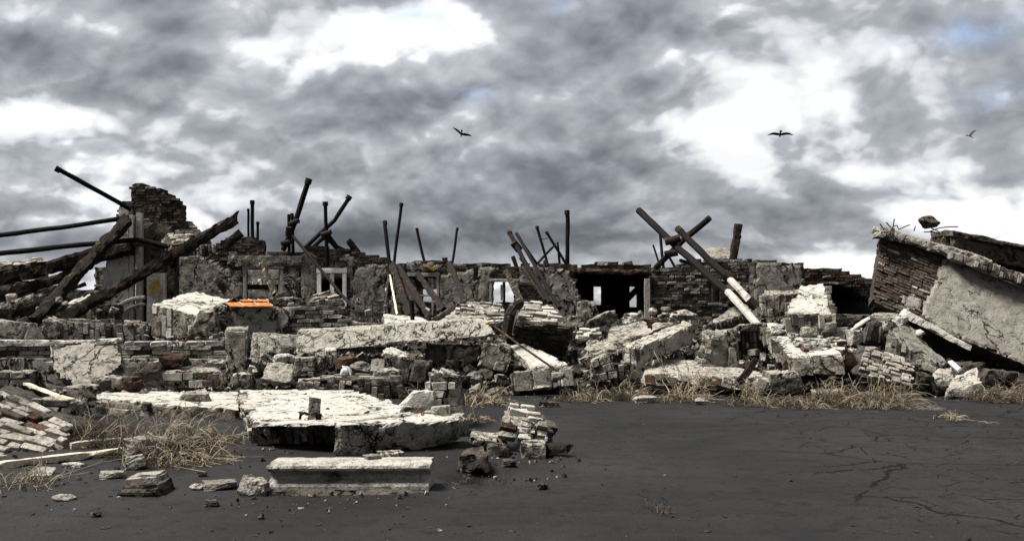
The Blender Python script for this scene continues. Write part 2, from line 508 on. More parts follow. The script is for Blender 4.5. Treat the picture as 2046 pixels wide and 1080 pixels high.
def hexa(mb, c, res=.07, amp=.014, chip=.04, chip_r=.09, seed=0.0, mat=0, rag=None, maxn=46, side=None):
    """a broken block: trilinear box of 8 corners (front bl br tr tl, back bl br tr tl), rough faces, chipped edges.
    rag = {'r': .2, 't': .1, ...} eats that share unevenly off an end"""
    c = [Vector(p) for p in c]
    rag = rag or {}
    L = [max((c[1] - c[0]).length, (c[2] - c[3]).length), max((c[3] - c[0]).length, (c[2] - c[1]).length), max((c[4] - c[0]).length, (c[6] - c[2]).length)]
    n = [max(2, min(maxn, int(round(l / res)))) for l in L]
    chip_r = min(chip_r, .34 * min(L))
    chip = min(chip, .5 * chip_r + .3 * chip)
    ctr = sum(c, Vector()) / 8
    idx, vs, fs = {}, [], []

    def tri(s, t, r):
        a = c[0] * (1 - s) + c[1] * s
        b = c[3] * (1 - s) + c[2] * s
        e = c[4] * (1 - s) + c[5] * s
        f = c[7] * (1 - s) + c[6] * s
        return (a * (1 - t) + b * t) * (1 - r) + (e * (1 - t) + f * t) * r

    ax = [(c[1] - c[0] + c[2] - c[3] + c[5] - c[4] + c[6] - c[7]).normalized(), (c[3] - c[0] + c[2] - c[1] + c[7] - c[4] + c[6] - c[5]).normalized(),
          (c[4] - c[0] + c[5] - c[1] + c[6] - c[2] + c[7] - c[3]).normalized()]
    key2 = {'l': (0, 0), 'r': (0, 1), 'b': (1, 0), 't': (1, 1), 'f': (2, 0), 'k': (2, 1)}

    def vert(i, j, k):
        kk = (i, j, k)
        if kk in idx:
            return idx[kk]
        q = [i / n[0], j / n[1], k / n[2]]
        for key, am in rag.items():
            a, hi = key2[key]
            o = [q[x] * L[x] for x in range(3) if x != a]
            nn = mn.noise(Vector((o[0] * 2.3 + seed, o[1] * 2.3 + seed * 1.3, seed + a * 5))) * .7 + mn.noise(Vector((o[0] * 6 + seed, o[1] * 6, seed + a))) * .45
            w = max(0.0, .5 + nn)
            q[a] = q[a] * (1 - am * w) if hi else 1 - (1 - q[a]) * (1 - am * w)
        p = tri(*q)
        inw = Vector()
        ds = []
        for a in range(3):
            dlo, dhi = q[a] * L[a], (1 - q[a]) * L[a]
            dd = min(dlo, dhi)
            ds.append(dd)
            if dd < chip_r:
                inw += ax[a] * (1 if dlo < dhi else -1) * (1 - dd / chip_r)
        e = sorted(ds)[1]
        if e < chip_r:
            wv = (1 - e / chip_r) ** 1.5
            nn = ns(p, 3.1, seed) * .8 + ns(p, 9.0, seed + 3) * .7
            p = p + inw * (chip * wv * (.35 + max(-.2, nn) * 1.7))
        p = p + nv(p, 2.1, seed) * amp * 1.2 + nv(p, 7.0, seed + 5) * amp * .8
        idx[kk] = len(vs)
        vs.append(p)
        return idx[kk]

    def grid(fn, na, nb, flip):
        for a in range(na):
            for b in range(nb):
                q = (fn(a, b), fn(a + 1, b), fn(a + 1, b + 1), fn(a, b + 1))
                fs.append(q[::-1] if flip else q)
    grid(lambda a, b: vert(a, b, 0), n[0], n[1], False)
    grid(lambda a, b: vert(a, b, n[2]), n[0], n[1], True)
    grid(lambda a, b: vert(0, b, a), n[2], n[1], True)
    grid(lambda a, b: vert(n[0], b, a), n[2], n[1], False)
    ns_ = len(fs)
    grid(lambda a, b: vert(a, 0, b), n[0], n[2], True)
    grid(lambda a, b: vert(a, n[1], b), n[0], n[2], False)
    mb.add(vs, fs, mat)
    if side is not None:                                 # darker broken flanks: bare masonry, its tone also deepening the shaded sides
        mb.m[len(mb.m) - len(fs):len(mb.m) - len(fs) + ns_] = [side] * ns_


# brick and stone shapes shared by every copy
def _brick_mesh(name, mat, seed):
    r = random.Random(seed)
    bm = bmesh.new()
    bmesh.ops.create_cube(bm, size=1.0)
    for v in bm.verts:
        v.co += Vector((r.uniform(-.05, .05), r.uniform(-.10, .10), r.uniform(-.08, .08)))
    k = r.choice(list(bm.verts))
    k.co *= r.uniform(.72, .95)
    bmesh.ops.bevel(bm, geom=list(bm.edges), offset=.07, segments=1, affect='EDGES')
    for v in bm.verts:
        v.co += Vector((r.uniform(-.02, .02), r.uniform(-.04, .04), r.uniform(-.04, .04)))
    me = bpy.data.meshes.new(name)
    bm.to_mesh(me)
    bm.free()
    me.materials.append(MT[mat])
    return me


def _stone_mesh(name, mat, seed):
    r = random.Random(seed)
    bm = bmesh.new()
    kind = seed % 3
    for i in range(26 if kind else 14):
        v = Vector((r.uniform(-.5, .5), r.uniform(-.5, .5), r.uniform(-.5, .5)))
        if kind != 1:                                    # blocky: push points to the faces of a box
            a = r.randrange(3)
            v[a] = .5 if v[a] > 0 else -.5
            b2 = (a + 1) % 3
            if r.random() < .6: v[b2] = (.5 if v[b2] > 0 else -.5) * r.uniform(.8, 1)
        else:
            v = v.normalized() * r.uniform(.42, .58)
        bm.verts.new(v)
    h = bmesh.ops.convex_hull(bm, input=bm.verts)
    bmesh.ops.delete(bm, geom=[g for g in h['geom_interior'] if isinstance(g, bmesh.types.BMVert)], context='VERTS')
    bmesh.ops.dissolve_limit(bm, angle_limit=.22, verts=bm.verts, edges=bm.edges)
    bmesh.ops.bevel(bm, geom=list(bm.edges), offset=.035, segments=1, affect='EDGES')
    bmesh.ops.triangulate(bm, faces=bm.faces)
    bmesh.ops.subdivide_edges(bm, edges=[e for e in bm.edges if e.calc_length() > .3], cuts=1, use_grid_fill=True)
    for v in bm.verts:
        v.co += nv(v.co, 2.6, seed) * .05 + nv(v.co, 6.5, seed) * .035
    me = bpy.data.meshes.new(name)
    bm.to_mesh(me)
    bm.free()
    me.materials.append(MT[mat])
    return me


BR = {m: [_brick_mesh('brick', m, i * 7 + 3) for i in range(7)] for m in ('brick_pale', 'brick_dark', 'brick_red', 'white')}
def _rough_stone(name, mat, seed):
    me = _stone_mesh(name, mat, seed)
    bm = bmesh.new(); bm.from_mesh(me)
    for lim in (.22, .12, .075):
        bmesh.ops.subdivide_edges(bm, edges=[e for e in bm.edges if e.calc_length() > lim], cuts=1, use_grid_fill=True)
        bmesh.ops.triangulate(bm, faces=[f for f in bm.faces if len(f.verts) > 4])
    for v in bm.verts:
        q = v.co.copy()
        lay = mn.noise(Vector((q.x * 2, q.y * 2, math.floor(q.z * 7 + mn.noise(q * 3) * .8)))) * .07
        v.co += nv(q, 4, seed) * .045 + nv(q, 10, seed) * .03 + Vector((q.x, q.y, 0)) * lay
    bm.to_mesh(me); bm.free()
    return me


SH = {m: [_rough_stone('stone', m, i) for i in range(6)] for m in ('brick_pale', 'white', 'concrete', 'darkstone', 'brick_red', 'plaster')}
ST = {m: [_stone_mesh('stone', m, i) for i in range(12)] for m in ('brick_pale', 'white', 'concrete', 'darkstone', 'brick_red', 'plaster')}
MIXES = {
    'black': (('brick_dark', .97), ('brick_red', .03)),  # near-black mix, shade put into the colour of an overhanging front
    'pale': (('brick_pale', .84), ('brick_dark', .12), ('brick_red', .04)),
    'dark': (('brick_dark', .80), ('brick_pale', .08), ('brick_red', .12)),
    'mid': (('brick_dark', .50), ('brick_pale', .44), ('brick_red', .06)),
    'red': (('brick_red', .6), ('brick_dark', .35), ('brick_pale', .05)),
    'white': (('white', .55), ('brick_pale', .42), ('brick_red', .03)),
}


def pick(mixname):
    x = R.random()
    for m, w in MIXES[mixname]:
        x -= w
        if x < 0:
            return m
    return MIXES[mixname][0][0]


BRICKS = {}        # thing -> list of (size in the picture, matrix, material)


def bricks(parent, q, dims=(.27, .075), depth=.12, proud=.02, skip=.06, mix='pale', mask=None, vertical=False, var=.018, joint=.02, seed=1, tilt=.03):
    """lay bricks in running bond over the face q = (bl, br, tr, tl)"""
    q = [Vector(p) for p in q]
    if vertical:
        q = [q[1], q[2], q[3], q[0]]
    r = random.Random(seed)
    H = ((q[3] - q[0]).length + (q[2] - q[1]).length) / 2
    nh = max(1, round(H / dims[1]))
    nrm0 = (q[1] - q[0]).cross(q[3] - q[0]).normalized()
    mid = sum(q, Vector()) / 4
    if nrm0.dot(Vector((0, 0, EYE)) - mid) < 0:
        nrm0 = -nrm0

    def bl(s, t):
        return (q[0] * (1 - s) + q[1] * s) * (1 - t) + (q[3] * (1 - s) + q[2] * s) * t
    lst = BRICKS.setdefault(parent, [])
    for j in range(nh):
        t0 = (j + .5) / nh
        W = (bl(1, t0) - bl(0, t0)).length
        x = -dims[0] * (.5 if j % 2 else 0) + r.uniform(-.05, .05)
        while x < W:
            l = dims[0] * (r.uniform(.85, 1.1) if r.random() > .22 else r.uniform(.42, .6))
            a, b = max(x, 0), min(x + l, W)
            x += l
            if b - a < dims[0] * .22 or r.random() < skip:
                continue
            s = (a + b) / 2 / W
            ctr = bl(s, t0)
            if mask is not None:
                px, py = proj(ctr)
                if not mask(px, py, s, t0):
                    continue
            u = (bl(min(1, s + .02), t0) - bl(max(0, s - .02), t0)).normalized()
            v0 = bl(s, min(1, t0 + .05)) - bl(s, max(0, t0 - .05))
            n = nrm0
            u = (u + Vector((r.uniform(-1, 1), r.uniform(-1, 1), r.uniform(-1, 1))) * tilt).normalized()
            v = (v0 - u * v0.dot(u)).normalized()
            n = u.cross(v)
            if n.dot(nrm0) < 0:
                n = -n
            pr = proud + r.uniform(-var, var * 1.3)
            h = H / nh - joint
            M = Matrix((u * (b - a - joint), n * depth, v * h)).transposed().to_4x4()
            M.translation = ctr + n * (pr - depth / 2)
            lst.append(((b - a) / ctr.y, M, pick(mix)))


def finish_bricks(limit=300):
    for parent, lst in BRICKS.items():
        og = Vector(parent['_o'])
        lst.sort(key=lambda e: -e[0])
        par = parent
        for _s, M, m in lst[:limit]:
            o = bpy.data.objects.new('brick', R.choice(BR[m]))
            COL.objects.link(o)
            o.parent = par
            M2 = M.copy()
            M2.translation = M.translation - og
            o.matrix_local = M2
        rest = lst[limit:]
        if rest:
            names = ['brick_pale', 'brick_dark', 'brick_red', 'white']
            mb = MB()
            for _s, M, m in rest:
                me = R.choice(BR[m])
                mb.add([M @ v.co for v in me.vertices], [tuple(p.vertices) for p in me.polygons], names.index(m))
            mb.build('brickwork', names, par)['kind'] = 'stuff'


def sheet(mb, q, mask, cu, cv, tf, tb, jit=.3, seed=0.0, mat=0, rough=.012):
    """a wall or a plaster layer with an uneven outline: small cells of the quad q = (bl, br, tr, tl) kept where
    mask(px, py, s, t) says so; tf / tb = how far it stands out in front of / behind the quad"""
    q = [Vector(p) for p in q]
    W = max((q[1] - q[0]).length, (q[2] - q[3]).length)
    H = max((q[3] - q[0]).length, (q[2] - q[1]).length)
    nu, nw = max(1, round(W / cu)), max(1, round(H / cv))
    n = (q[1] - q[0]).cross(q[3] - q[0]).normalized()
    if n.y > 0:
        n = -n

    def bl(s, t):
        return (q[0] * (1 - s) + q[1] * s) * (1 - t) + (q[3] * (1 - s) + q[2] * s) * t
    keep = {}
    for i in range(nu):
        for j in range(nw):
            s, t = (i + .5) / nu, (j + .5) / nw
            px, py = proj(bl(s, t))
            keep[i, j] = bool(mask(px, py, s, t))
    vi, vs, fs = {}, [], []

    def vert(i, j, side):
        k = (i, j, side)
        if k not in vi:
            p = bl(i / nu, j / nw)
            w = nv(p, 5.0, seed)
            around = sum(keep.get((i - a, j - b), False) for a in (0, 1) for b in (0, 1))
            jj = jit if around < 4 else jit * .25
            wn = mn.noise_vector(Vector((i * .73 + seed, j * .91, seed)))
            p = p + Vector((wn.x * cu * jj, 0, wn.z * cv * jj))
            edge = .0 if around == 4 or side else .35 * tf
            p = p + n * ((tf - edge) if side == 0 else -tb) + n * w.y * rough
            vi[k] = len(vs)
            vs.append(p)
        return vi[k]
    for (i, j), k in keep.items():
        if not k:
            continue
        fs.append((vert(i, j, 0), vert(i + 1, j, 0), vert(i + 1, j + 1, 0), vert(i, j + 1, 0)))
        fs.append((vert(i, j + 1, 1), vert(i + 1, j + 1, 1), vert(i + 1, j, 1), vert(i, j, 1)))
        for (di, dj, a, b) in ((-1, 0, (i, j + 1), (i, j)), (1, 0, (i + 1, j), (i + 1, j + 1)), (0, -1, (i, j), (i + 1, j)), (0, 1, (i + 1, j + 1), (i, j + 1))):
            if not keep.get((i + di, j + dj), False):
                fs.append((vert(*a, 0), vert(*a, 1), vert(*b, 1), vert(*b, 0)))
    mb.add(vs, fs, mat)


def inpoly(poly, x, y):
    c = False
    for (x1, y1), (x2, y2) in zip(poly, poly[1:] + poly[:1]):
        if (y1 > y) != (y2 > y) and x < (x2 - x1) * (y - y1) / (y2 - y1) + x1:
            c = not c
    return c


def polyline(pts, x):
    if x <= pts[0][0]:
        return pts[0][1]
    for (a, b), (c, d) in zip(pts, pts[1:]):
        if x <= c:
            return b + (d - b) * (x - a) / (c - a)
    return pts[-1][1]


def tube(mb, pts, r, seg=8, mat=0, wob=.0, taper=1.0, cap=True):
    """a round bar through the points"""
    pts = [Vector(p) for p in pts]
    rings = []
    for i, p in enumerate(pts):
        d = (pts[min(i + 1, len(pts) - 1)] - pts[max(i - 1, 0)]).normalized()
        a = d.cross(Vector((0, 1, 0)))
        if a.length < .05:
            a = d.cross(Vector((1, 0, 0)))
        a.normalize()
        b = d.cross(a)
        rr = r * (1 + (taper - 1) * i / max(1, len(pts) - 1))
        rings.append([p + (a * math.cos(k * 2 * math.pi / seg) + b * math.sin(k * 2 * math.pi / seg)) * rr * (1 + wob * mn.noise(p * 3 + Vector((k, 0, 0)))) for k in range(seg)])
    vs = [v for ring in rings for v in ring]
    fs = []
    for i in range(len(rings) - 1):
        for k in range(seg):
            k2 = (k + 1) % seg
            fs.append((i * seg + k, i * seg + k2, (i + 1) * seg + k2, (i + 1) * seg + k))
    if cap:
        fs.append(tuple(range(seg))[::-1])
        fs.append(tuple(range((len(rings) - 1) * seg, len(rings) * seg)))
    mb.add(vs, fs, mat)


def subdivided(a, b, n):
    a, b = Vector(a), Vector(b)
    return [a.lerp(b, i / n) for i in range(n + 1)]


def beam_corners(a, b, w, h):
    """8 corners of a squared timber from a to b"""
    a, b = Vector(a), Vector(b)
    d = (b - a).normalized()
    y = Vector((0, 1, 0))
    side = (y - d * y.dot(d))
    if side.length < .05:
        side = Vector((1, 0, 0))
    side.normalize()
    up = side.cross(d)
    if abs(up.z) > .05 and up.z < 0:
        up = -up
    return [a - side * w / 2 - up * h / 2, b - side * w / 2 - up * h / 2, b - side * w / 2 + up * h / 2, a - side * w / 2 + up * h / 2,
            a + side * w / 2 - up * h / 2, b + side * w / 2 - up * h / 2, b + side * w / 2 + up * h / 2, a + side * w / 2 + up * h / 2]


# ------------------------------------------------------------------ ground


def sstep(a, b, x):
    t = min(1, max(0, (x - a) / (b - a)))
    return t * t * (3 - 2 * t)


def mound_h(x, y):
    left = 1 - sstep(-6.2, -4.8, x)
    f = 16.2 + 1.9 * left + .35 * mn.noise(Vector((x * .5, 0, 3)))
    h = (.55 - .1 * left) * sstep(f, f + 1.9, y) + .62 * sstep(18.8, 25.2, y)
    h *= 1 - .45 * sstep(6.5, 8.5, x) * (1 - sstep(19, 23, y))
    return h - .06 * (1 - sstep(f - .3, f, y)) + .05 * mn.noise(Vector((x * 1.3, y * 1.3, 0))) * sstep(f, f + .5, y)


def mud_h(x, y):
    h = .018 * mn.noise(Vector((x * .35, y * .35, 1))) + .006 * mn.noise(Vector((x * 1.6, y * 1.6, 5)))
    hx, hy = -.17, 8.42                              # the waterlogged hole beside the fallen rocks
    q = ((x - hx) / .40) ** 2 + ((y - hy) / .34) ** 2
    q += .5 * mn.noise(Vector((x * 4, y * 4, 9)))
    return h - .24 * math.exp(-max(q, 0) ** 1.4)


def hit(px, py, zoff=0.0):
    """the spot on the ground or the rubble mound that shows at this pixel"""
    d = 5.0
    while d < 40:
        p = P3(px, py, d)
        if p.z <= max(mound_h(p.x, p.y), mud_h(p.x, p.y)) + zoff:
            return p
        d += .04
    return P3(px, py, 26)


def build_ground():
    mb = MB()
    xs = [-900, -300, -120, -60, -34, -24, -18] + [-15 + i * .16 for i in range(88)] + [-.92 + i * .06 for i in range(28)] + [.8 + i * .16 for i in range(90)] + [18, 24, 34, 60, 120, 300, 900]
    ys = [-900, -200, -60, -20, -6, 0, 3] + [5 + i * .10 for i in range(29)] + [7.9 + i * .05 for i in range(22)] + [9.0 + i * .1 for i in range(85)] + [17.8 + i * .5 for i in range(26)] + [34, 40, 60, 90, 150, 300, 700, 1500, 3500]
    xs = [x for x in xs]
    vs = [(x, y, mud_h(x, y) if abs(x) < 20 and 3 < y < 40 else 0.0) for y in ys for x in xs]
    nx = len(xs)
    fs = [(j * nx + i, j * nx + i + 1, (j + 1) * nx + i + 1, (j + 1) * nx + i) for j in range(len(ys) - 1) for i in range(nx - 1)]
    mb.add(vs, fs)
    tag(mb.build('muddy_ground', 'mud', smooth=True), kind='structure')
    mb = MB()
    xs = [-17 + i * .14 for i in range(240)]
    ys = [15.7 + i * .14 for i in range(125)]
    vs = [(x, y, mound_h(x, y) + .05 * mn.noise(Vector((x * 4, y * 4, 2))) + .03 * mn.noise(Vector((x * 9, y * 9, 7)))) for y in ys for x in xs]
    nx = len(xs)
    fs = [(j * nx + i, j * nx + i + 1, (j + 1) * nx + i + 1, (j + 1) * nx + i) for j in range(len(ys) - 1) for i in range(nx - 1)]
    mb.add(vs, fs)
    tag(mb.build('ground_rise', 'rubble'), kind='structure')
    mb = MB()
    n = 28
    vs = [(-.17 + .30 * math.cos(2 * math.pi * i / n) * (1 + .12 * math.sin(3 * i)), 8.42 + .22 * math.sin(2 * math.pi * i / n), -.17) for i in range(n)]
    mb.add(vs, [tuple(range(n))])
    tag(mb.build('puddle_water', 'water', origin=(-.17, 8.42, -.17)), kind='structure')


build_ground()

# ------------------------------------------------------------------ ruined walls


def wall_quad(x0, x1, d, z0, ytop, dr=None):
    """an upright quad between two columns of the photograph"""
    dr = dr or d
    a, b = P3(x0, HY, d), P3(x1, HY, dr)
    zt = EYE + (HY - ytop) * max(d, dr) / FPX
    return [Vector((a.x, a.y, z0)), Vector((b.x, b.y, z0)), Vector((b.x, b.y, zt)), Vector((a.x, a.y, zt))]


def rag_top(pts, amp=5.0, f=.045, seed=0.0):
    def fn(px):
        return polyline(pts, px) + amp * (mn.noise(Vector((px * f, seed, 0))) + .6 * mn.noise(Vector((math.floor(px / 14) * .77, seed, 4))))
    return fn


def board(mb, x0, y0, x1, y1, d, th=.06, mat=0, seed=1.0):
    """a plank with its front face on the rectangle (x0, y0)-(x1, y1)"""
    c = [P3(x0, y1, d), P3(x1, y1, d), P3(x1, y0, d), P3(x0, y0, d)]
    c += [p + Vector((0, th, 0)) for p in c]
    hexa(mb, c, .25, .004, .006, .02, seed, mat)


def window_frame(root, x0, y0, x1, y1, d, wj=7, wh=8, mat='frame', jambs=(1, 1), mull=None, ylow=None):
    mb = MB(); board(mb, x0, y0, x1, y0 + wh, d, .1)
    f = mb.build('window_frame', mat, root)
    f['_o'] = root['_o']
    yl = ylow or (y1, y1)
    for k, (a, b) in enumerate(((x0 + 1, x0 + wj), (x1 - wj, x1 - 1))):
        if jambs[k]:
            mb = MB(); board(mb, a, y0 + wh + .3, b, yl[k], d + .01, .1, seed=k + 2.0)
            mb.build('jamb', mat, f)
    for m in mull or ():
        mb = MB(); board(mb, m[0], m[1], m[2], m[3], d + .06, .06, seed=4.0)
        mb.build('mullion', mat, f)
    return f


def outlined(root, name, q, poly, th, cell, mat, seed, wob=5.0, tb=-.005):
    mb = MB()

    def mask(px, py, s, t):
        dx = wob * mn.noise(Vector((px * .06, py * .06, seed)))
        dy = wob * mn.noise(Vector((px * .06, py * .06, seed + 7)))
        return inpoly(poly, px + dx, py + dy)
    sheet(mb, q, mask, cell, cell, th, tb, .5, seed, rough=.014)
    return mb.build(name, mat, root) if mb.v else None


# ---- the long house front with its row of window openings
D1 = 26.0
TOP1 = [(285, 505), (330, 500), (425, 490), (440, 484), (452, 476), (488, 474), (520, 480), (524, 503), (602, 505), (606, 491), (690, 497),
        (752, 511), (772, 521), (805, 527), (830, 521), (905, 522), (960, 526), (1010, 527), (1062, 531), (1092, 525), (1150, 530)]
HOLES1 = [(487, 537, 564, 640), (636, 542, 690, 660), (815, 553, 876, 660), (979, 563, 1034, 640)]
PL1 = [[(300, 532), (345, 512), (400, 508), (432, 520), (456, 545), (470, 645), (296, 645)],
       [(566, 548), (586, 532), (598, 545), (600, 640), (567, 640)],
       [(703, 560), (716, 536), (742, 527), (777, 530), (777, 650), (698, 650)],
       [(880, 550), (908, 541), (950, 538), (957, 585), (952, 640), (880, 640)],
       [(1036, 536), (1100, 532), (1108, 575), (1085, 600), (1062, 566), (1040, 570)],
       [(452, 534), (483, 536), (482, 645), (455, 645)], [(604, 500), (636, 506), (630, 600), (620, 645), (602, 645)], [(692, 505), (712, 512), (706, 560), (694, 556)],
       [(958, 532), (1000, 535), (978, 556), (974, 640), (957, 640)], [(780, 532), (808, 530), (806, 640), (780, 640)],
       [(812, 524), (880, 528), (900, 534), (880, 545), (812, 544)]]
house = empty('ruined_house', P3(690, HY, D1) * 1.0, 'long roofless brick house front with a row of empty white-framed windows', 'ruined house')
house.location.z = .6
house['_o'] = tuple(house.location)
q1 = wall_quad(285, 1150, D1, .3, 462)
t1 = rag_top(TOP1, 5.5, .05, 1.0)


def in_holes(px, py, hs, m=0):
    return any(a - m < px < b + m and c - m < py < d for a, c, b, d in hs)


mb = MB()
sheet(mb, q1, lambda px, py, s, t: py > t1(px) and not in_holes(px, py, HOLES1), .135, .085, 0, .36, .35, 1.0, rough=.03)
wall1 = mb.build('wall', 'mortar', house); wall1['_o'] = house['_o']


def mask1(px, py, s, t):
    if py < t1(px) + 2 or in_holes(px, py, HOLES1, 6) or py > 640:
        return False
    if 450 < px < 608 and 507 < py < 533:
        return False
    return not any(inpoly(p, px, py) for p in PL1)


bricks(wall1, q1, (.27, .085), .12, .03, .10, 'dark', mask1, seed=11, var=.016, tilt=.015)
for i, p in enumerate(PL1):
    outlined(house, 'plaster_patch', q1, p, .06, .075, 'plaster', 20 + i)
mb = MB()
c = [P3(452, 532, D1 - .12), P3(607, 531, D1 - .12), P3(607, 511, D1 - .12), P3(452, 509, D1 - .12)]
hexa(mb, c + [p + Vector((0, .3, 0)) for p in c], .1, .02, .04, .09, 3)
mb.build('lintel', 'plaster', house)
for k, (a, b, y) in enumerate(((612, 700, 540), (800, 885, 545), (968, 1042, 555))):
    mb = MB()
    c = [P3(a, y, D1 - .05), P3(b, y, D1 - .05), P3(b, y - 13, D1 - .05), P3(a, y - 13, D1 - .05)]
    hexa(mb, c + [p + Vector((0, .3, 0)) for p in c], .1, .02, .03, .07, 5 + k)
    mb.build('lintel', 'darkstone', house)
window_frame(house, 484, 528, 567, 600, D1 - .06, 8, 9, 'greywood', ylow=(600, 590), mull=[(556, 538, 560, 590)])
window_frame(house, 632, 535, 693, 600, D1 - .10, 9, 10, 'frame', ylow=(588, 612), mull=[(659, 545, 667, 590)])
window_frame(house, 812, 544, 878, 620, D1 - .06, 6, 8, 'greywood', jambs=(0, 1), mull=[(862, 553, 866, 630), (832, 588, 862, 592)])
window_frame(house, 976, 556, 1037, 606, D1 - .06, 7, 7, 'greywood', mull=[(1000, 568, 1006, 600)])
mb = MB(); board(mb, 493, 568, 556, 578, D1 + .1, .08); mb.build('window_rail', 'char', house)
mb = MB(); c = [P3(833, 572, D1 + .1), P3(858, 580, D1 + .1), P3(852, 545, D1), P3(818, 548, D1)]
hexa(mb, c + [p + Vector((0, .15, 0)) for p in c], .1, .03, .05, .1, 2)
mb.build('dangling_brick_lump', 'brick_red', house)
for k in range(4):
    for j in range(2):
        mb = MB(); board(mb, 715 + k * 15, 592 + j * 17, 715 + k * 15 + 13.8, 592 + j * 17 + 15.8, D1 - .095, .02, seed=k + j * 3.0)
        mb.build('wall_tile', 'plaster', house)
mb = MB(); q = [P3(846, 533, D1 - .14), P3(866, 541, D1 - .14), P3(872, 537, D1 - .14), P3(852, 530, D1 - .14)]
hexa(mb, q + [p + Vector((0, .1, 0)) for p in q], .1, .004, .01); mb.build('yellow_paint_patch', 'yellow', house)

# behind that front: rear wall with openings, unseen cross walls, ceiling added for darkness
D2 = 31.0
q2 = wall_quad(300, 1160, D2, .2, 520)
H2 = [(838, 577, 874, 606), (984, 560, 1024, 603)]
t2 = rag_top([(300, 530), (480, 528), (560, 532), (700, 528), (850, 535), (1150, 538)], 4, .06, 9.0)
rear = empty('rear_house_wall', (P3(730, HY, D2).x, D2, .2), 'dark rear wall of the house glimpsed through its front windows', 'wall')
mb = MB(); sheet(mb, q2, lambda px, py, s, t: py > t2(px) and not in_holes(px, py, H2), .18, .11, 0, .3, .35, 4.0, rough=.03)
mb.build('wall', 'darkstone', rear)
mb = MB(); board(mb, 1004, 558, 1010, 606, D2 - .1, .1); mb.build('post', 'char', rear)
outlined(rear, 'plaster_patch', q2, [(490, 535), (560, 535), (562, 600), (492, 600)], .05, .09, 'plaster', 31)
mb = MB(); c = [P3(503, 568, D2 - .5), P3(524, 568, D2 - .5), P3(522, 557, D2 - .5), P3(504, 558, D2 - .5)]
hexa(mb, c + [p + Vector((0, .2, 0)) for p in c], .08, .03, .04, .08, 2); mb.build('white_plaster_lump', 'white', rear)
for k, px in enumerate((612, 716, 792, 898, 1048)):
    x = (px - CX) * D1 / FPX
    mb = MB()
    q = [Vector((x, D1 + .36, .3)), Vector((x, D2 - .02, .3)), Vector((x, D2 - .02, 2.45)), Vector((x, D1 + .36, 2.6))]
    vs = [p + Vector((dx, 0, 0)) for dx in (-.1, .1) for p in q]
    hexa(mb, [vs[0], vs[4], vs[7], vs[3], vs[1], vs[5], vs[6], vs[2]], .3, .03, .05, .1, k)
    mb.build('unseen_cross_wall', 'darkstone', house)
mb = MB()
c = [Vector((P3(600, HY, D1).x, D1 + .4, 2.36)), Vector((P3(712, HY, D1).x, D1 + .4, 2.36))]
c += [c[1] + Vector((0, 0, .12)), c[0] + Vector((0, 0, .12))]
hexa(mb, c + [p + Vector((0, 4.3, 0)) for p in c], .4, .02, .04, .1, 4)
mb.build('added_ceiling_slab', 'darkstone', house)  # added unseen ceiling that darkens the room behind the second window

# ---- the house end with the wide dark doorway
DOOR = (1152, 541, 1294, 700)
TOPB = [(1098, 540), (1120, 530), (1160, 531), (1180, 527), (1200, 524), (1240, 523), (1290, 530), (1345, 537), (1370, 524), (1378, 519), (1440, 517), (1505, 519), (1512, 527)]
barn = empty('doorway_house', (P3(1300, HY, 25.8).x, 25.8, .6), 'brick house end with a wide black doorway under a rusty sagging lintel', 'ruined house')
qb = wall_quad(1098, 1512, 25.8, .3, 505)
tb_ = rag_top(TOPB, 5.0, .06, 5.0)
WIN_B = (1418, 570, 1440, 606)
HB = [DOOR, WIN_B]


def in_b(px, py):
    if in_holes(px, py, HB):
        return False
    if px < 1160 and py > 540:                       # the torn, sloping edge left of the doorway
        return px < 1137 + (py - 540) * .42 + 5 * mn.noise(Vector((py * .09, 3, 1)))
    return True


mb = MB(); sheet(mb, qb, lambda px, py, s, t: py > tb_(px) and in_b(px, py), .135, .085, 0, .38, .35, 6.0, rough=.03)
wallb = mb.build('wall', 'mortar', barn); wallb['_o'] = barn['_o']
PLB = [[(1100, 536), (1136, 540), (1160, 590), (1166, 612), (1185, 650), (1100, 650)],
       [(1300, 640), (1345, 636), (1350, 612), (1320, 618), (1302, 632)]]
bricks(wallb, qb, (.29, .092), .13, .035, .05, 'mid', lambda px, py, s, t: py > tb_(px) + 2 and py < 668 and not in_holes(px, py, HB, 5) and in_b(px, py)
       and not inpoly(PLB[0], px, py) and not (px < 1300 and 530 < py < 545), seed=12, var=.022, tilt=.025)
outlined(barn, 'plaster_patch', qb, PLB[0], .07, .075, 'plaster', 41)
mb = MB()
c = [P3(1143, 546, 25.6), P3(1302, 548, 25.6), P3(1302, 539, 25.6), P3(1143, 536, 25.6)]
hexa(mb, c + [p + Vector((0, .45, 0)) for p in c], .09, .03, .05, .1, 8); mb.build('lintel', 'brick_red', barn)
mb = MB(); board(mb, 1288, 556, 1299, 640, 25.55, .16, seed=3.0); mb.build('door_post', 'greywood', barn)
mb = MB(); board(mb, 1421, 573, 1425, 604, 25.95, .06); mb.build('window_bar', 'greywood', barn)
mb = MB(); board(mb, 1416, 604, 1442, 609, 25.72, .2); mb.build('window_sill', 'greywood', barn)
xl, xr = P3(1118, HY, 25.8).x, P3(1330, HY, 25.8).x
mb = MB()
c = [Vector((xl, 26.0, 2.58)), Vector((xr, 26.0, 2.58)), Vector((xr, 26.0, 2.70)), Vector((xl, 26.0, 2.70))]
hexa(mb, c + [p + Vector((0, 5.2, 0)) for p in c], .4, .02, .05, .1, 5); mb.build('added_ceiling_slab', 'black', barn)  # added unseen ceiling that closes the doorway room and darkens it
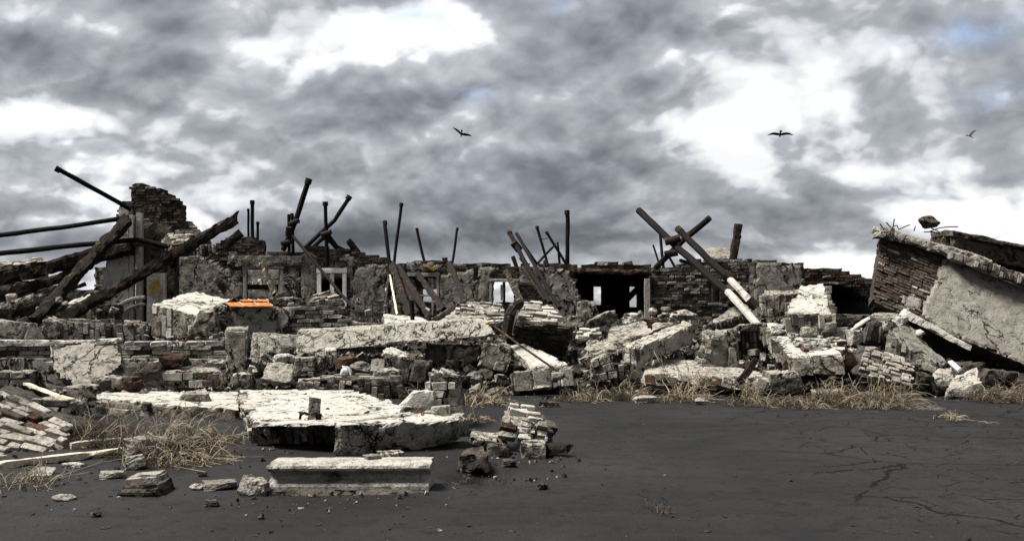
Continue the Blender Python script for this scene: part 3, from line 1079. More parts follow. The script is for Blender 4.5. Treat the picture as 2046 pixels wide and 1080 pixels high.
for k, x in enumerate((xl, xr)):
    mb = MB()
    c = [Vector((x - .1, 26.2, .3)), Vector((x + .1, 26.2, .3)), Vector((x + .1, 26.2, 2.56)), Vector((x - .1, 26.2, 2.56))]
    hexa(mb, c + [p + Vector((0, 4.9, 0)) for p in c], .4, .02, .03, .1, k); mb.build('unseen_cross_wall', 'black', barn)  # unseen near-black side walls added to keep the doorway room dark
mb = MB()
qr = wall_quad(1130, 1335, 31.1, .3, 536)
HR = [(1188, 571, 1203.5, 606), (1258, 574, 1275, 613)]
sheet(mb, qr, lambda px, py, s, t: not in_holes(px, py, HR), .09, .09, 0, .25, .2, 3.0)
mb.build('rear_wall', 'black', barn)  # near-black colour carries the shade of the room
for k, (a, b) in enumerate(((1203.5, 1216), (1240, 1257))):
    mb = MB(); board(mb, a, 566, b, 640, 30.6, .25, seed=k + 1.0); mb.build('inner_post', 'black', barn)

mb = MB(); tube(mb, [P3(1236, 616, 30.3), P3(1288, 562, 30.3)], .11, 7, wob=.2); mb.build('fallen_rafter', 'char', barn)

# black panel behind the small window, painted in place of an unlit room
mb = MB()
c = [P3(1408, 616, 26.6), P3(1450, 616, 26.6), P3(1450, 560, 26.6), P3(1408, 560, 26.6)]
hexa(mb, c + [p + Vector((0, .2, 0)) for p in c], .3, .02, .03, .1, 4); mb.build('opening_shade_panel', 'black', barn)

# ---- plastered end with the fallen arch and its black cavity
DC = 25.2
TOPC = [(1506, 526), (1512, 519), (1532, 516), (1545, 521), (1575, 527), (1598, 529), (1604, 526), (1608, 534), (1640, 536), (1683, 538), (1690, 545), (1716, 549), (1730, 558), (1752, 568), (1790, 590)]
CAVE = [(1645, 700), (1640, 575), (1646, 565), (1672, 563), (1700, 574), (1722, 588), (1745, 606), (1760, 620), (1770, 700)]
vault = empty('vaulted_house', (P3(1640, HY, DC).x, DC, .6), 'plastered wall end running into a low broken brick arch over a black cavity', 'ruined house')
qc = wall_quad(1506, 1790, DC, .2, 508)
tc_ = rag_top(TOPC, 3.0, .06, 8.0)
HC = [(1547, 569, 1578, 590)]
mb = MB(); sheet(mb, qc, lambda px, py, s, t: py > tc_(px) and not inpoly(CAVE, px, py) and not in_holes(px, py, HC), .11, .08, 0, .5, .35, 2.0, rough=.03)
wallc = mb.build('wall', 'mortar', vault); wallc['_o'] = vault['_o']
outlined(vault, 'plaster_patch', qc, [(1508, 523), (1545, 524), (1600, 531), (1604, 560), (1612, 600), (1640, 650), (1506, 650)], .07, .075, 'plaster', 51)
bricks(wallc, qc, (.27, .085), .12, .05, .08, 'red', lambda px, py, s, t: py > tc_(px) + 1 and px > 1606 and not inpoly(CAVE, px - 4, py - 3) and py < 640, seed=13, var=.03, tilt=.07)
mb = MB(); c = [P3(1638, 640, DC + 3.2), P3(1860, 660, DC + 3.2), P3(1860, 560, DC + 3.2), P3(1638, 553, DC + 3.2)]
hexa(mb, c + [p + Vector((0, .3, 0)) for p in c], .4, .03, .05, .1, 3); mb.build('rear_wall', 'black', vault)  # near-black rear wall, the cavity's shade put into its colour
mb = MB(); a, b = P3(1625, 561, DC + .35), P3(1800, 590, DC + .35)
c = [a, b, b + Vector((0, 0, .2)), a + Vector((0, 0, .2))]
hexa(mb, c + [p + Vector((0, 3.2, -.1)) for p in c], .3, .03, .05, .1, 6); mb.build('added_vault_slab', 'black', vault)  # added slab closing off the cavity so that it goes dark
mb = MB(); a = P3(1628, HY, DC + .4).x
c = [Vector((a - .1, DC + .45, .3)), Vector((a + .1, DC + .45, .3)), Vector((a + .1, DC + .45, 2.3)), Vector((a - .1, DC + .45, 2.3))]
hexa(mb, c + [p + Vector((0, 3, 0)) for p in c], .4, .03, .05, .1, 7); mb.build('unseen_cross_wall', 'black', vault)
mb = MB(); c = [P3(1545, 592, DC + .55), P3(1580, 592, DC + .55), P3(1580, 566, DC + .55), P3(1545, 566, DC + .55)]
hexa(mb, c + [p + Vector((0, .1, 0)) for p in c], .3, .01, .02, .05, 7); mb.build('opening_shade_panel', 'black', vault)  # black panel painted in for the shade inside the small opening

# ---- the tower stump at the left
DT = 24.0
tower = empty('tower_stump', (P3(290, HY, DT).x, DT, .6), 'dark stepped brick tower stump above a pale pilaster and a broken arched window', 'tower ruin')
TOPT = [(228, 428), (236, 426), (238, 405), (264, 402), (266, 368), (284, 366), (287, 374), (317, 376), (319, 384), (332, 386), (333, 396), (352, 398), (355, 418), (358, 440), (362, 470)]
qt = wall_quad(225, 372, DT, .3, 355)
tt = lambda px: polyline(TOPT, px) + 2.2 * mn.noise(Vector((math.floor(px / 9) * .7, 2, 2)))


def in_t(px, py):
    if py < tt(px) or px > 360 + 4 * mn.noise(Vector((py * .12, 1, 1))) or px < 232 + 4 * mn.noise(Vector((py * .12, 5, 1))):
        return False
    return not (px > 345 and py > 500) and not inpoly([(256, 700), (256, 440), (284, 425), (284, 700)], px, py)


mb = MB(); sheet(mb, qt, lambda px, py, s, t: in_t(px, py), .10, .07, 0, .55, .35, 7.0, rough=.03)
wallt = mb.build('wall', 'darkstone', tower); wallt['_o'] = tower['_o']
bricks(wallt, qt, (.26, .078), .12, .03, .07, 'dark', lambda px, py, s, t: py > tt(px) and in_t(px, py) and py < 470, seed=14, var=.03, tilt=.04)
qp = wall_quad(196, 262, DT - .3, .3, 400)
PIL = [(234, 412), (256, 416), (257, 700), (205, 700), (207, 560), (212, 500), (238, 462)]
mb = MB(); sheet(mb, qp, lambda px, py, s, t: inpoly(PIL, px + 2 * mn.noise(Vector((py * .1, 0, 3))), py), .07, .09, .0, .28, .4, 5.0, rough=.01)
mb.build('pilaster', 'white', tower)
for k, (a, b, y0) in enumerate(((258, 266, 428), (271, 284, 424))):
    mb = MB(); board(mb, a, y0, b, 650, DT - .34 + k * .06, .12, seed=k + 1.0); mb.build('window_post', 'greywood', tower)
mb = MB(); board(mb, 259, 482, 290, 492, DT - .42, .08, seed=5.0); mb.build('cross_bar', 'char', tower)
for k, (rx, ry, r) in enumerate(((72, 54, .055), (52, 40, .04))):
    mb = MB()
    tube(mb, [P3(290 - rx * math.cos(a * math.pi / 24), 648 - ry * math.sin(a * math.pi / 24), DT - .45 + k * .1) for a in range(0, 13)], r, 6, wob=.1)
    mb.build('arch_rib', 'greywood', tower)
mb = MB(); c = [P3(284, 660, DT - .1), P3(352, 660, DT - .1), P3(345, 450, DT - .1), P3(285, 440, DT - .1)]
hexa(mb, c + [p + Vector((0, .3, 0)) for p in c], .12, .03, .05, .12, 7); mb.build('rear_wall', 'darkstone', tower)
mb = MB(); board(mb, 293, 545, 330, 660, DT - .6, .1, seed=8.0); brd = mb.build('painted_board', 'greywood', tower); brd['_o'] = tower['_o']
for k, pts in enumerate(([(296, 572), (306, 560), (309, 565), (303, 588), (297, 588)], [(311, 560), (317, 556), (321, 590), (316, 594)])):
    mb = MB(); f = [P3(x, y, DT - .62) for x, y in pts]; b = [p + Vector((0, .015, 0)) for p in f]
    n = len(f); mb.add(f + b, [tuple(range(n)), tuple(range(n, 2 * n))[::-1]] + [(i, i + n, (i + 1) % n + n, (i + 1) % n) for i in range(n)])
    mb.build('yellow_paint_patch', 'yellow', brd)

# ---- the tall tilted wall at the right edge
DR = 18.0
BQ = [P3(1742, 604, 18.6), P3(2190, 790, 17.3), P3(2190, 636, 18.3), P3(1762, 462, 19.3)]
tilt = empty('tilted_house_wall', (P3(1930, HY, DR).x, 18.2, .5), 'tall tilted house wall, bare bricks on one side and cracked pale plaster on the other', 'collapsed wall')


def in_r(px, py):
    e = polyline([(462, 1766), (500, 1757), (560, 1748), (600, 1744), (625, 1800)], 0) if False else (1766 - (py - 462) * .16)
    if px < e + 5 * mn.noise(Vector((math.floor(py / 9) * .9, 3, 3))):
        return False
    return py < polyline([(1740, 596), (1800, 640), (1850, 655), (1940, 692), (1960, 708), (2033, 732), (2190, 790)], px) + 5 * mn.noise(Vector((px * .07, 1, 8)))


mb = MB(); sheet(mb, BQ, lambda px, py, s, t: in_r(px, py), .09, .07, 0, .32, .35, 3.0, rough=.025)
wallr = mb.build('wall', 'mortar', tilt); wallr['_o'] = tilt['_o']
PLR = [(1880, 522), (1905, 508), (1925, 516), (1966, 542), (2010, 552), (2200, 640), (2200, 800), (2033, 728), (1985, 700), (1940, 692), (1905, 672), (1862, 652), (1840, 628), (1842, 610), (1856, 590), (1870, 556)]
PLR2 = [(1800, 596), (1822, 588), (1838, 600), (1836, 618), (1812, 622)]
bricks(wallr, BQ, (.27, .074), .12, .035, .03, 'dark', lambda px, py, s, t: in_r(px, py) and not inpoly(PLR, px, py) and not inpoly(PLR2, px, py) and px < 1960 and s > .012, seed=15, var=.016, tilt=.015)
p1_ = outlined(tilt, 'plaster_layer', BQ, PLR, .075, .055, 'pale', 61, 7)
outlined(tilt, 'plaster_patch', BQ, PLR2, .06, .055, 'pale', 62, 4)
# strip of lit edge along the foot of the wall
mb = MB(); c = [P3(1800, 632, 18.25), P3(1938, 700, 17.9), P3(1942, 690, 17.9), P3(1812, 618, 18.3)]
hexa(mb, c + [p + Vector((0, .25, .05)) for p in c], .07, .012, .02, .05, 2); mb.build('base_ledge', 'white', tilt)
# top slab and the rows of broken bricks beneath its edge
mb = MB(); c = [P3(1762, 474, 18.95), P3(1990, 541, 18.5), P3(1990, 520, 18.55), P3(1766, 458, 19.0)]
hexa(mb, c + [p + Vector((.25, 1.3, .22)) for p in c], .08, .03, .06, .12, 4, rag={'l': .06, 'r': .1}); mb.build('roof_slab', 'concrete', tilt)
mb = MB(); c = [P3(1905, 520, 18.5), P3(2120, 600, 18.2), P3(2120, 570, 18.2), P3(1905, 505, 18.5)]
hexa(mb, c + [p + Vector((0, .3, .05)) for p in c], .07, .03, .05, .1, 9); mb.build('broken_cornice', 'plaster', tilt)
bq = [P3(1945, 533, 18.42), P3(2100, 592, 18.1), P3(2105, 566, 18.12), P3(1950, 513, 18.45)]
bricks(tilt, bq, (.24, .085), .14, .03, .08, 'mid', vertical=True, seed=16, var=.03, tilt=.08)
mb = MB(); c = [P3(1898, 512, 19.9), P3(2140, 545, 19.9), P3(2140, 520, 19.9), P3(1904, 466, 19.9)]
hexa(mb, c + [p + Vector((.2, 1.6, .15)) for p in c], .1, .03, .06, .12, 6, rag={'l': .05}); mb.build('upper_roof_slab', 'darkstone', tilt)
mb = MB(); c = [P3(1902, 470, 19.8), P3(2140, 515, 19.8), P3(2140, 507, 19.8), P3(1902, 459, 19.8)]
hexa(mb, c + [p + Vector((.2, 1.5, .1)) for p in c], .08, .02, .04, .08, 8, rag={'l': .04}); mb.build('roof_board', 'darkstone', tilt)
mb = MB(); c = [P3(1940, 640, 20.5), P3(2200, 640, 20.5), P3(2200, 520, 20.5), P3(1940, 520, 20.5)]
hexa(mb, c + [p + Vector((0, .3, 0)) for p in c], .4, .03, .06, .12, 8); mb.build('void_shade_wall', 'black', tilt)
# black panel put in as the shade of the void under the tilted wall
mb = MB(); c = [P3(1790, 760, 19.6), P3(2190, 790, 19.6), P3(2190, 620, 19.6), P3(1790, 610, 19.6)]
hexa(mb, c + [p + Vector((0, .3, 0)) for p in c], .4, .03, .06, .12, 2); mb.build('void_shade_wall', 'black', tilt)
for k, pts in enumerate(([(1768, 466), (1754, 461), (1744, 463)], [(1772, 462), (1764, 455), (1758, 447)], [(1783, 461), (1785, 448), (1787, 437)], [(1786, 460), (1776, 450), (1771, 444)],
                         [(1786, 452), (1792, 450), (1796, 458), (1812, 451), (1818, 449)], [(1826, 461), (1829, 452)], [(1858, 462), (1878, 455), (1895, 453), (1914, 453)], [(1846, 463), (1866, 463), (1878, 467)], [(1856, 450), (1862, 456), (1875, 462)])):
    mb = MB(); tube(mb, [P3(x, y, 19.0) for x, y in pts], .013, 5); mb.build('bent_rebar', 'rebar', tilt)
mb = MB(); c = [P3(1752, 474, 18.8), P3(1785, 476, 18.8), P3(1790, 457, 18.8), P3(1768, 454, 18.8)]
hexa(mb, c + [p + Vector((.05, .5, 0)) for p in c], .06, .03, .05, .1, 3); mb.build('slab_corner', 'concrete', tilt)

# ------------------------------------------------------------------ fallen masonry
_seed = [0.0]
FACES = {'f': (0, 1, 2, 3), 't': (3, 2, 6, 7), 'l': (4, 0, 3, 7), 'r': (1, 5, 6, 2)}


def corners(pts, d, back):
    """front face from its pixels (bl br tr tl) and distances; back = metres straight behind, or the pixels and
    distances (x, y, d) of the two back corners of the top (right, left)"""
    dd = d if isinstance(d, (list, tuple)) else [d] * 4
    f = [P3(x, y, k) for (x, y), k in zip(pts, dd)]
    if isinstance(back, (int, float)):
        off = Vector((0, back, 0))
        return f + [p + off for p in f]
    tr, tl = P3(*back[0]), P3(*back[1])
    return f + [f[0] + (tl - f[3]), f[1] + (tr - f[2]), tr, tl]


def blk(name, label, cat, pts, d, back, mat='concrete', br=(), group=None, res=.06, amp=.016, chip=.05, chip_r=.11, rag=None, sink=0.0, side='broken'):
    c = corners(pts, d, back)
    if sink:                                             # let the underside run down into the heap it lies on
        for i in (0, 1, 4, 5):
            c[i] = c[i] + Vector((0, 0, -sink))
    _seed[0] += 1.37
    ctr = sum(c, Vector()) / 8
    base = Vector((ctr.x, ctr.y, min(p.z for p in c)))
    mb = MB()
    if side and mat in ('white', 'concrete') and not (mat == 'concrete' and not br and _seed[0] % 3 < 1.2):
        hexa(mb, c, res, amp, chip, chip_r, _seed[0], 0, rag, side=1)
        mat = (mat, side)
    else:
        hexa(mb, c, res, amp, chip, chip_r, _seed[0], 0, rag)
    if not br:
        return tag(mb.build(name, mat, None, base), label, cat, group)
    root = empty(name, base, label, cat, group)
    core = mb.build('core', mat, root)
    core['_o'] = tuple(base)
    for k, b in enumerate(br):
        b = dict(b)
        fc = FACES[b.pop('face')]
        q = [c[i] for i in fc]
        s0, s1, t0, t1 = b.pop('sub', (.02, .98, .02, .98))

        def bl(s, t):
            return (q[0] * (1 - s) + q[1] * s) * (1 - t) + (q[3] * (1 - s) + q[2] * s) * t
        bricks(core, [bl(s0, t0), bl(s1, t0), bl(s1, t1), bl(s0, t1)], seed=int(_seed[0] * 10) + k, **b)
    root['_c'] = 1
    return root


def F(face, mix='pale', **k):
    return dict(face=face, mix=mix, **k)


# -- left half, front to back
root = empty('fallen_cornice', Vector((P3(698, 985, 7.7).x, 7.75, 0)), 'long white cornice length with a hollow front lying alone on the mud', 'cornice')
mb = MB()
prof = [(.0, -.04), (.0, .055), (.012, .075), (.07, .082), (.115, .10), (.125, .13), (.09, .16), (.03, .182), (.0, .19), (-.012, .212), (-.006, .234), (.02, .244), (.10, .249), (.24, .25), (.36, .246), (.40, .21), (.41, -.04)]
x0, x1 = P3(533, 980, 7.65).x, P3(862, 980, 7.65).x
nx = 56
vs, fs = [], []
for i in range(nx + 1):
    x = x0 + (x1 - x0) * i / nx
    for j, (y, z) in enumerate(prof):
        low = 1 if j < 3 else 0
        p = Vector((x + (.03 if i == 0 else -.03) * (low if i in (0, nx) else 0), 7.62 + y + .03 * (i / nx), z))
        k = ns(p, 6, 3) * .010 + ns(p, 17, 5) * .006
        if j in (1, 2, 10, 11, 12):
            k += max(0, ns(p, 7, 9) - .15) * .035
        p += Vector((0, k, -abs(k) * .6))
        if i in (0, nx):
            p.x += (1 if i == 0 else -1) * abs(ns(p, 9, 2)) * .05
        vs.append(p)
m_ = len(prof)
for i in range(nx):
    for j in range(m_ - 1):
        fs.append((i * m_ + j, (i + 1) * m_ + j, (i + 1) * m_ + j + 1, i * m_ + j + 1))
fs.append(tuple(range(m_)))
fs.append(tuple(range(nx * m_, nx * m_ + m_))[::-1])
mb.add(vs, fs)
mb.build('moulded_body', 'cornice', root)
mb = MB(); c = [Vector((x0 + .03, 7.50, -.05)), Vector((x1 - .02, 7.52, -.05)), Vector((x1 - .02, 7.54, .028)), Vector((x0 + .03, 7.52, .035))]
hexa(mb, c + [p + Vector((0, .2, 0)) for p in c], .05, .012, .03, .05, 3); mb.build('bottom_lip', 'darkstone', root)

# big roof slab in the middle of the foreground
slab = empty('fallen_roof_slab', Vector((P3(690, 880, 11).x, 11.2, 0)), 'big flat white slab with a thick beam edge, lying in the mud behind the cornice', 'roof slab')
mb = MB(); c = [P3(505, 886, 10.2), P3(905, 884, 10.1), P3(915, 838, 9.95), P3(500, 852, 10.1), None, None, P3(705, 777, 13.4), P3(474, 777, 14.2)]
c[4], c[5] = c[7] + (c[0] - c[3]), c[6] + (c[1] - c[2])
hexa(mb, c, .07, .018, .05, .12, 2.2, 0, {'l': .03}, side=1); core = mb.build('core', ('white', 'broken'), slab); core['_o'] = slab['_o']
q = [c[0], c[0].lerp(c[1], .42), c[3].lerp(c[2], .42), c[3]]
bricks(core, q, (.26, .085), .14, .03, .05, 'mid', vertical=True, seed=21, var=.035, tilt=.06)
bricks(core, [c[4], c[0], c[3], c[7]], (.26, .085), .14, .01, .25, 'pale', seed=22, var=.02, tilt=.05)
mb = MB(); c2 = [P3(664, 914, 9.5), P3(910, 886, 10.15), P3(914, 841, 9.95), P3(664, 850, 9.5)]
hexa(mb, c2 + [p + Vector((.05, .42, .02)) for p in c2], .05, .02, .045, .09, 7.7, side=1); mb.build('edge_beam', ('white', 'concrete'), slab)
mb = MB(); c3 = [P3(520, 852, 9.95), P3(668, 849, 9.6), P3(668, 843, 9.62), P3(520, 846, 9.97), None, None, P3(860, 820, 10.7), P3(560, 831, 11.0)]
c3[4], c3[5] = c3[7] + (c3[0] - c3[3]), c3[6] + (c3[1] - c3[2])
hexa(mb, c3, .06, .01, .03, .08, 5.5); mb.build('upper_plate', 'white', slab)
root = empty('metal_bracket', P3(622, 838, 10.2), 'upright jagged plate with a dark hook fixed on the flat white slab', 'bracket')
mb = MB(); c = [P3(615, 838, 10.2), P3(640, 840, 10.2), P3(642, 794, 10.25), P3(616, 789, 10.25)]
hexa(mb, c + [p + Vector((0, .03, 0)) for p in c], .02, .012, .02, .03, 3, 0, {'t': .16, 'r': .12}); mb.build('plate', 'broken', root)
mb = MB(); tube(mb, [P3(599, 837, 10.15), P3(601, 828, 10.15), P3(608, 824, 10.15), P3(616, 827, 10.17)], .016, 6); mb.build('hook', 'rust', root)
mb = MB(); board(mb, 630, 826, 641, 842, 10.12, .05); mb.build('foot', 'rust', root)

# broken stump standing at the back right corner of that slab
st = empty('wall_stump', P3(870, 825, 11.6), 'jagged white wall stump rising at the right end of the flat slab', 'wall stump')
mb = MB(); c = corners([(832, 832), (930, 828), (914, 744), (858, 734)], 11.6, .55)
hexa(mb, c, .045, .03, .06, .12, 4.1, 0, {'t': .22, 'l': .12, 'r': .06}); core = mb.build('core', 'concrete', st); core['_o'] = st['_o']
bricks(core, [c[0].lerp(c[3], .04), c[1].lerp(c[2], .04), c[1].lerp(c[2], .78), c[0].lerp(c[3], .72)], (.24, .10), .12, .035, .18, 'white', seed=31, var=.035, tilt=.06)
bricks(core, [c[3] + Vector((.1, .05, -.08)), c[2] + Vector((-.12, .05, -.08)), c[6] + Vector((-.12, 0, -.05)), c[7] + Vector((.1, 0, -.05))], (.24, .12), .1, .03, .1, 'white', seed=32, var=.03, tilt=.1)
mb = MB(); c = corners([(780, 824), (868, 830), (868, 772), (826, 780)], 11.45, .3)
hexa(mb, c, .045, .02, .05, .1, 6.3, 0, {'t': .15}); mb.build('plaster_wedge', 'white', st)
mb = MB(); c = corners([(858, 838), (902, 838), (898, 812), (860, 812)], 11.3, .25)
hexa(mb, c, .05, .012, .03, .07, 1.3); mb.build('loose_footing', 'concrete', st)
blk('broken_block', 'squarish block with rubble at its side, at the right end of the slab edge beam', 'masonry block', [(872, 884), (935, 876), (934, 832), (868, 838)], 10.9, .5, 'concrete', rag={'r': .2, 't': .1})

for i, (x0, y0, x1, y1) in enumerate(((728, 903, 757, 919), (757, 899, 802, 917))):
    pass

# boulder, beams and rocks right of the slab
blk('brick_boulder', 'rounded lump of pale brickwork perched on dark rocks in the mud', 'masonry lump', [(988, 872), (1098, 890), (1094, 848), (1000, 832)], [9.8, 9.8, 9.95, 9.95], [(1068, 818, 10.5), (1016, 814, 10.5)], 'concrete',
    [F('f', 'white', dims=(.2, .075), skip=.08, var=.05, tilt=.16, proud=.04), F('t', 'white', dims=(.2, .085), skip=.05, var=.05, tilt=.14), F('r', 'dark', dims=(.2, .075), var=.04, tilt=.14)], amp=.03, chip=.07)  # darker bricks on the right face stand for its shaded side
blk('rock', 'rough dark rock with a pale crest at the edge of the waterlogged hole', 'rock', [(910, 944), (985, 940), (972, 902), (918, 906)], 8.75, [(966, 888, 9.1), (930, 890, 9.1)], 'darkstone', res=.03, amp=.03, chip=.06, rag={'t': .2, 'r': .1})
blk('broken_block', 'short square block propping up the lump of pale brickwork', 'masonry block', [(1038, 919), (1088, 921), (1092, 888), (1042, 884)], 9.35, .35, 'concrete', res=.04, amp=.02)
mb = MB(); hexa(mb, beam_corners(P3(1062, 893, 9.75), P3(1138, 894, 9.5), .14, .10), .06, .01, .03, .05, 2)
tag(mb.build('timber', 'char', None, P3(1100, 900, 9.6)), 'short dark timber end sticking out under the lump of brickwork', 'timber')
blk('rock', 'flat jagged rock between the slab end and the lump of brickwork', 'rock', [(938, 890), (1012, 894), (1000, 872), (944, 870)], 9.9, .5, 'concrete', res=.04, amp=.03, rag={'t': .3})
blk('rock', 'small dark rock wedged low between the two dark rocks and the block', 'rock', [(972, 914), (1022, 914), (1014, 890), (978, 888)], 9.4, .4, 'darkstone', res=.04, amp=.03, rag={'t': .2})

# leaning brick panel in the left corner
blk('fallen_brick_panel', 'slanting panel of thick worn bricks sliding down at the left edge', 'brick panel', [(-80, 905), (112, 914), (150, 852), (-10, 772)], [9.3, 9.5, 10.5, 11.0], .45, 'mortar',
    [F('f', 'pale', dims=(.34, .115), skip=.03, var=.035, tilt=.06, depth=.14, proud=.04)], res=.08, sink=.2)
blk('broken_block', 'grey broken block resting on the upper edge of the slanting brick panel', 'masonry block', [(62, 838), (146, 842), (140, 800), (66, 792)], 10.9, .5, 'concrete', [F('f', 'pale', dims=(.3, .1), skip=.3, var=.04, tilt=.1)], rag={'t': .15})
blk('broken_block', 'block at the left edge above the slanting brick panel', 'masonry block', [(-30, 790), (58, 782), (52, 742), (-30, 738)], 12, .5, 'concrete', [F('f', 'pale', dims=(.3, .09), skip=.3, var=.04, tilt=.1)], rag={'t': .2, 'r': .1})
blk('broken_slab', 'dark cracked slab piece behind the slanting brick panel', 'masonry slab', [(20, 806), (150, 806), (120, 780), (20, 770)], 12.2, .7, 'darkstone', rag={'t': .2})
for lab, a, b, w in (('pale sloping plank lying on the broken blocks above the slanting brick panel', (53, 767, 11.6), (142, 800, 11.0), (.10, .05)),
                     ('short bleached plank on the mud behind the longer plank', (140, 897, 10.2), (246, 887, 10.35), (.10, .07)),
                     ('long bleached plank on the mud running out at the left edge', (-30, 940, 9.2), (250, 908, 9.75), (.11, .07))):
    mb = MB(); A, B = P3(*a), P3(*b)
    if a[1] > 850:
        A, B = hit(a[0], a[1]) + Vector((0, 0, .04)), hit(b[0], b[1]) + Vector((0, 0, .05))
    hexa(mb, beam_corners(A, B, *w), .09, .006, .015, .03, a[0] * .1)
    tag(mb.build('plank', 'plank', None, (A + B) / 2), lab, 'plank')

blk('flat_slab', 'flat pale slab lying low behind the dry bush at the left', 'slab', [(188, 812), (478, 838), (476, 818), (190, 792)], [13.2, 12.6, 12.6, 13.2], [(482, 781, 15.6), (205, 781, 15.6)], 'white', [F('f', 'mid', dims=(.3, .1), sub=(0, .4, .05, .95), skip=.3, var=.03, tilt=.05)], sink=.12)
blk('broken_slab', 'broken grey slab piece tilted on the flat pale slab', 'masonry slab', [(330, 806), (424, 806), (418, 785), (352, 790)], 13.6, [(412, 774, 14.2), (370, 782, 14.2)], 'concrete', rag={'l': .2})
blk('fallen_lintel', 'long round-edged lintel stained brown red, lying before the low wall', 'lintel', [(262, 778), (452, 774), (446, 742), (268, 744)], 15.6, [(440, 734, 16.1), (275, 736, 16.1)], 'concrete', [F('f', 'red', dims=(.2, .12), sub=(.72, .95, .1, .9), skip=.4), F('f', 'pale', dims=(.35, .14), skip=.45, var=.02)], amp=.03, chip=.07)
blk('rock', 'brown red rough rock lying on top of the stained lintel', 'rock', [(308, 740), (366, 734), (362, 712), (318, 708)], 15.7, .5, 'brick_red', amp=.035, chip=.08, rag={'t': .2})
blk('rock', 'white wedge-shaped rock against the brown red rock', 'rock', [(268, 745), (314, 742), (312, 720), (292, 724)], 15.5, .4, 'white', rag={'t': .3, 'l': .2})
blk('broken_block', 'whitish block left of the stained lintel', 'masonry block', [(196, 781), (252, 778), (256, 756), (200, 750)], 15.3, .4, 'concrete', amp=.02)
blk('rock', 'brown red cube of stone between the whitish block and the stained lintel', 'rock', [(240, 783), (270, 784), (268, 754), (243, 752)], 15.1, .4, 'brick_red', amp=.03)
blk('broken_block', 'rough whitish cube of masonry right of the stained lintel', 'masonry block', [(455, 782), (500, 782), (499, 748), (457, 746)], 15.8, .45, 'white', amp=.025, chip=.06)
blk('broken_block', 'grey block above the brown dry bush, below the leaning plaster slab', 'masonry block', [(120, 800), (178, 800), (174, 772), (122, 770)], 14, .5, 'concrete', amp=.03)
blk('broken_block', 'small dark block below the leaning plaster slab', 'masonry block', [(176, 784), (200, 784), (198, 764), (180, 764)], 14.6, .4, 'darkstone', amp=.03)

lean = empty('leaning_slab', P3(170, 770, 16.6), 'cracked grey plaster slab leaning against the low wall', 'slab')
lq = [P3(90, 778, 16.4), P3(248, 778, 16.4), P3(248, 672, 17.3), P3(90, 672, 17.3)]
outlined(lean, 'core', lq, [(100, 693), (160, 687), (236, 682), (242, 730), (200, 760), (172, 773), (150, 768), (112, 742)], .03, .06, 'plaster', 71, 5, .22)
mb = MB(); c = corners([(186, 688), (232, 685), (230, 675), (190, 677)], 17.1, .35); hexa(mb, c, .06, .015, .03, .07, 2); mb.build('cap_stone', 'white', lean)

low = empty('low_front_wall', P3(230, 768, 18), 'low wall of old bricks on a projecting plastered plinth, with a square pier', 'low wall')
mb = MB(); c = corners([(-60, 776), (500, 774), (500, 717), (-60, 715)], 18, .5); hexa(mb, c, .09, .016, .04, .08, 8); mb.build('plinth', 'plaster', low)
mb = MB(); c = corners([(-60, 718), (456, 718), (452, 690), (-60, 690)], 18.16, .3); hexa(mb, c, .09, .012, .03, .06, 9); core = mb.build('core', 'mortar', low); core['_o'] = low['_o']
bricks(core, [c[0], c[1], c[2], c[3]], (.40, .10), .14, .045, .04, 'pale', seed=41, var=.02)
bricks(core, [P3(245, 692, 18.16), P3(452, 692, 18.16), P3(452, 680, 18.16), P3(245, 681, 18.16)], (.40, .10), .25, .04, .06, 'white', seed=42, var=.03)
bricks(core, [P3(420, 681, 18.2), P3(452, 681, 18.2), P3(452, 664, 18.2), P3(425, 666, 18.2)], (.25, .09), .25, .04, .06, 'pale', seed=43, var=.03)
mb = MB(); c = corners([(-60, 692), (196, 690), (190, 680), (-60, 679)], 18.05, .4); hexa(mb, c, .08, .014, .03, .06, 5); mb.build('coping', 'white', low)
mb = MB(); c = corners([(450, 760), (497, 758), (495, 658), (450, 656)], 17.85, [(496, 651, 18.2), (452, 650, 18.2)]); hexa(mb, c, .06, .014, .035, .08, 4); mb.build('pier', 'plaster', low)

# fallen beam across the middle
beam = empty('fallen_beam', P3(750, 700, 17.6), 'long cracked whitish beam lying aslant across the middle of the ruins', 'beam')
mb = MB(); c = corners([(590, 706), (992, 668), (972, 637), (592, 662)], [17.3, 17.0, 17.25, 17.55], [(960, 634, 17.6), (600, 657, 17.9)])
hexa(mb, c, .06, .007, .02, .05, 3.3, 0, None, 110); mb.build('core', 'beam', beam)
mb = MB(); c = corners([(498, 712), (594, 708), (593, 668), (498, 662)], [17.45, 17.45, 17.65, 17.65], .4); hexa(mb, c, .055, .03, .05, .1, 9.3, 0, {'l': .05, 't': .08}); mb.build('broken_end', 'concrete', beam)
mb = MB(); c = corners([(968, 650), (976, 648), (978, 641), (970, 643)], 17.17, .05); hexa(mb, c, .05, .003, .01); mb.build('yellow_paint_patch', 'yellow', beam)

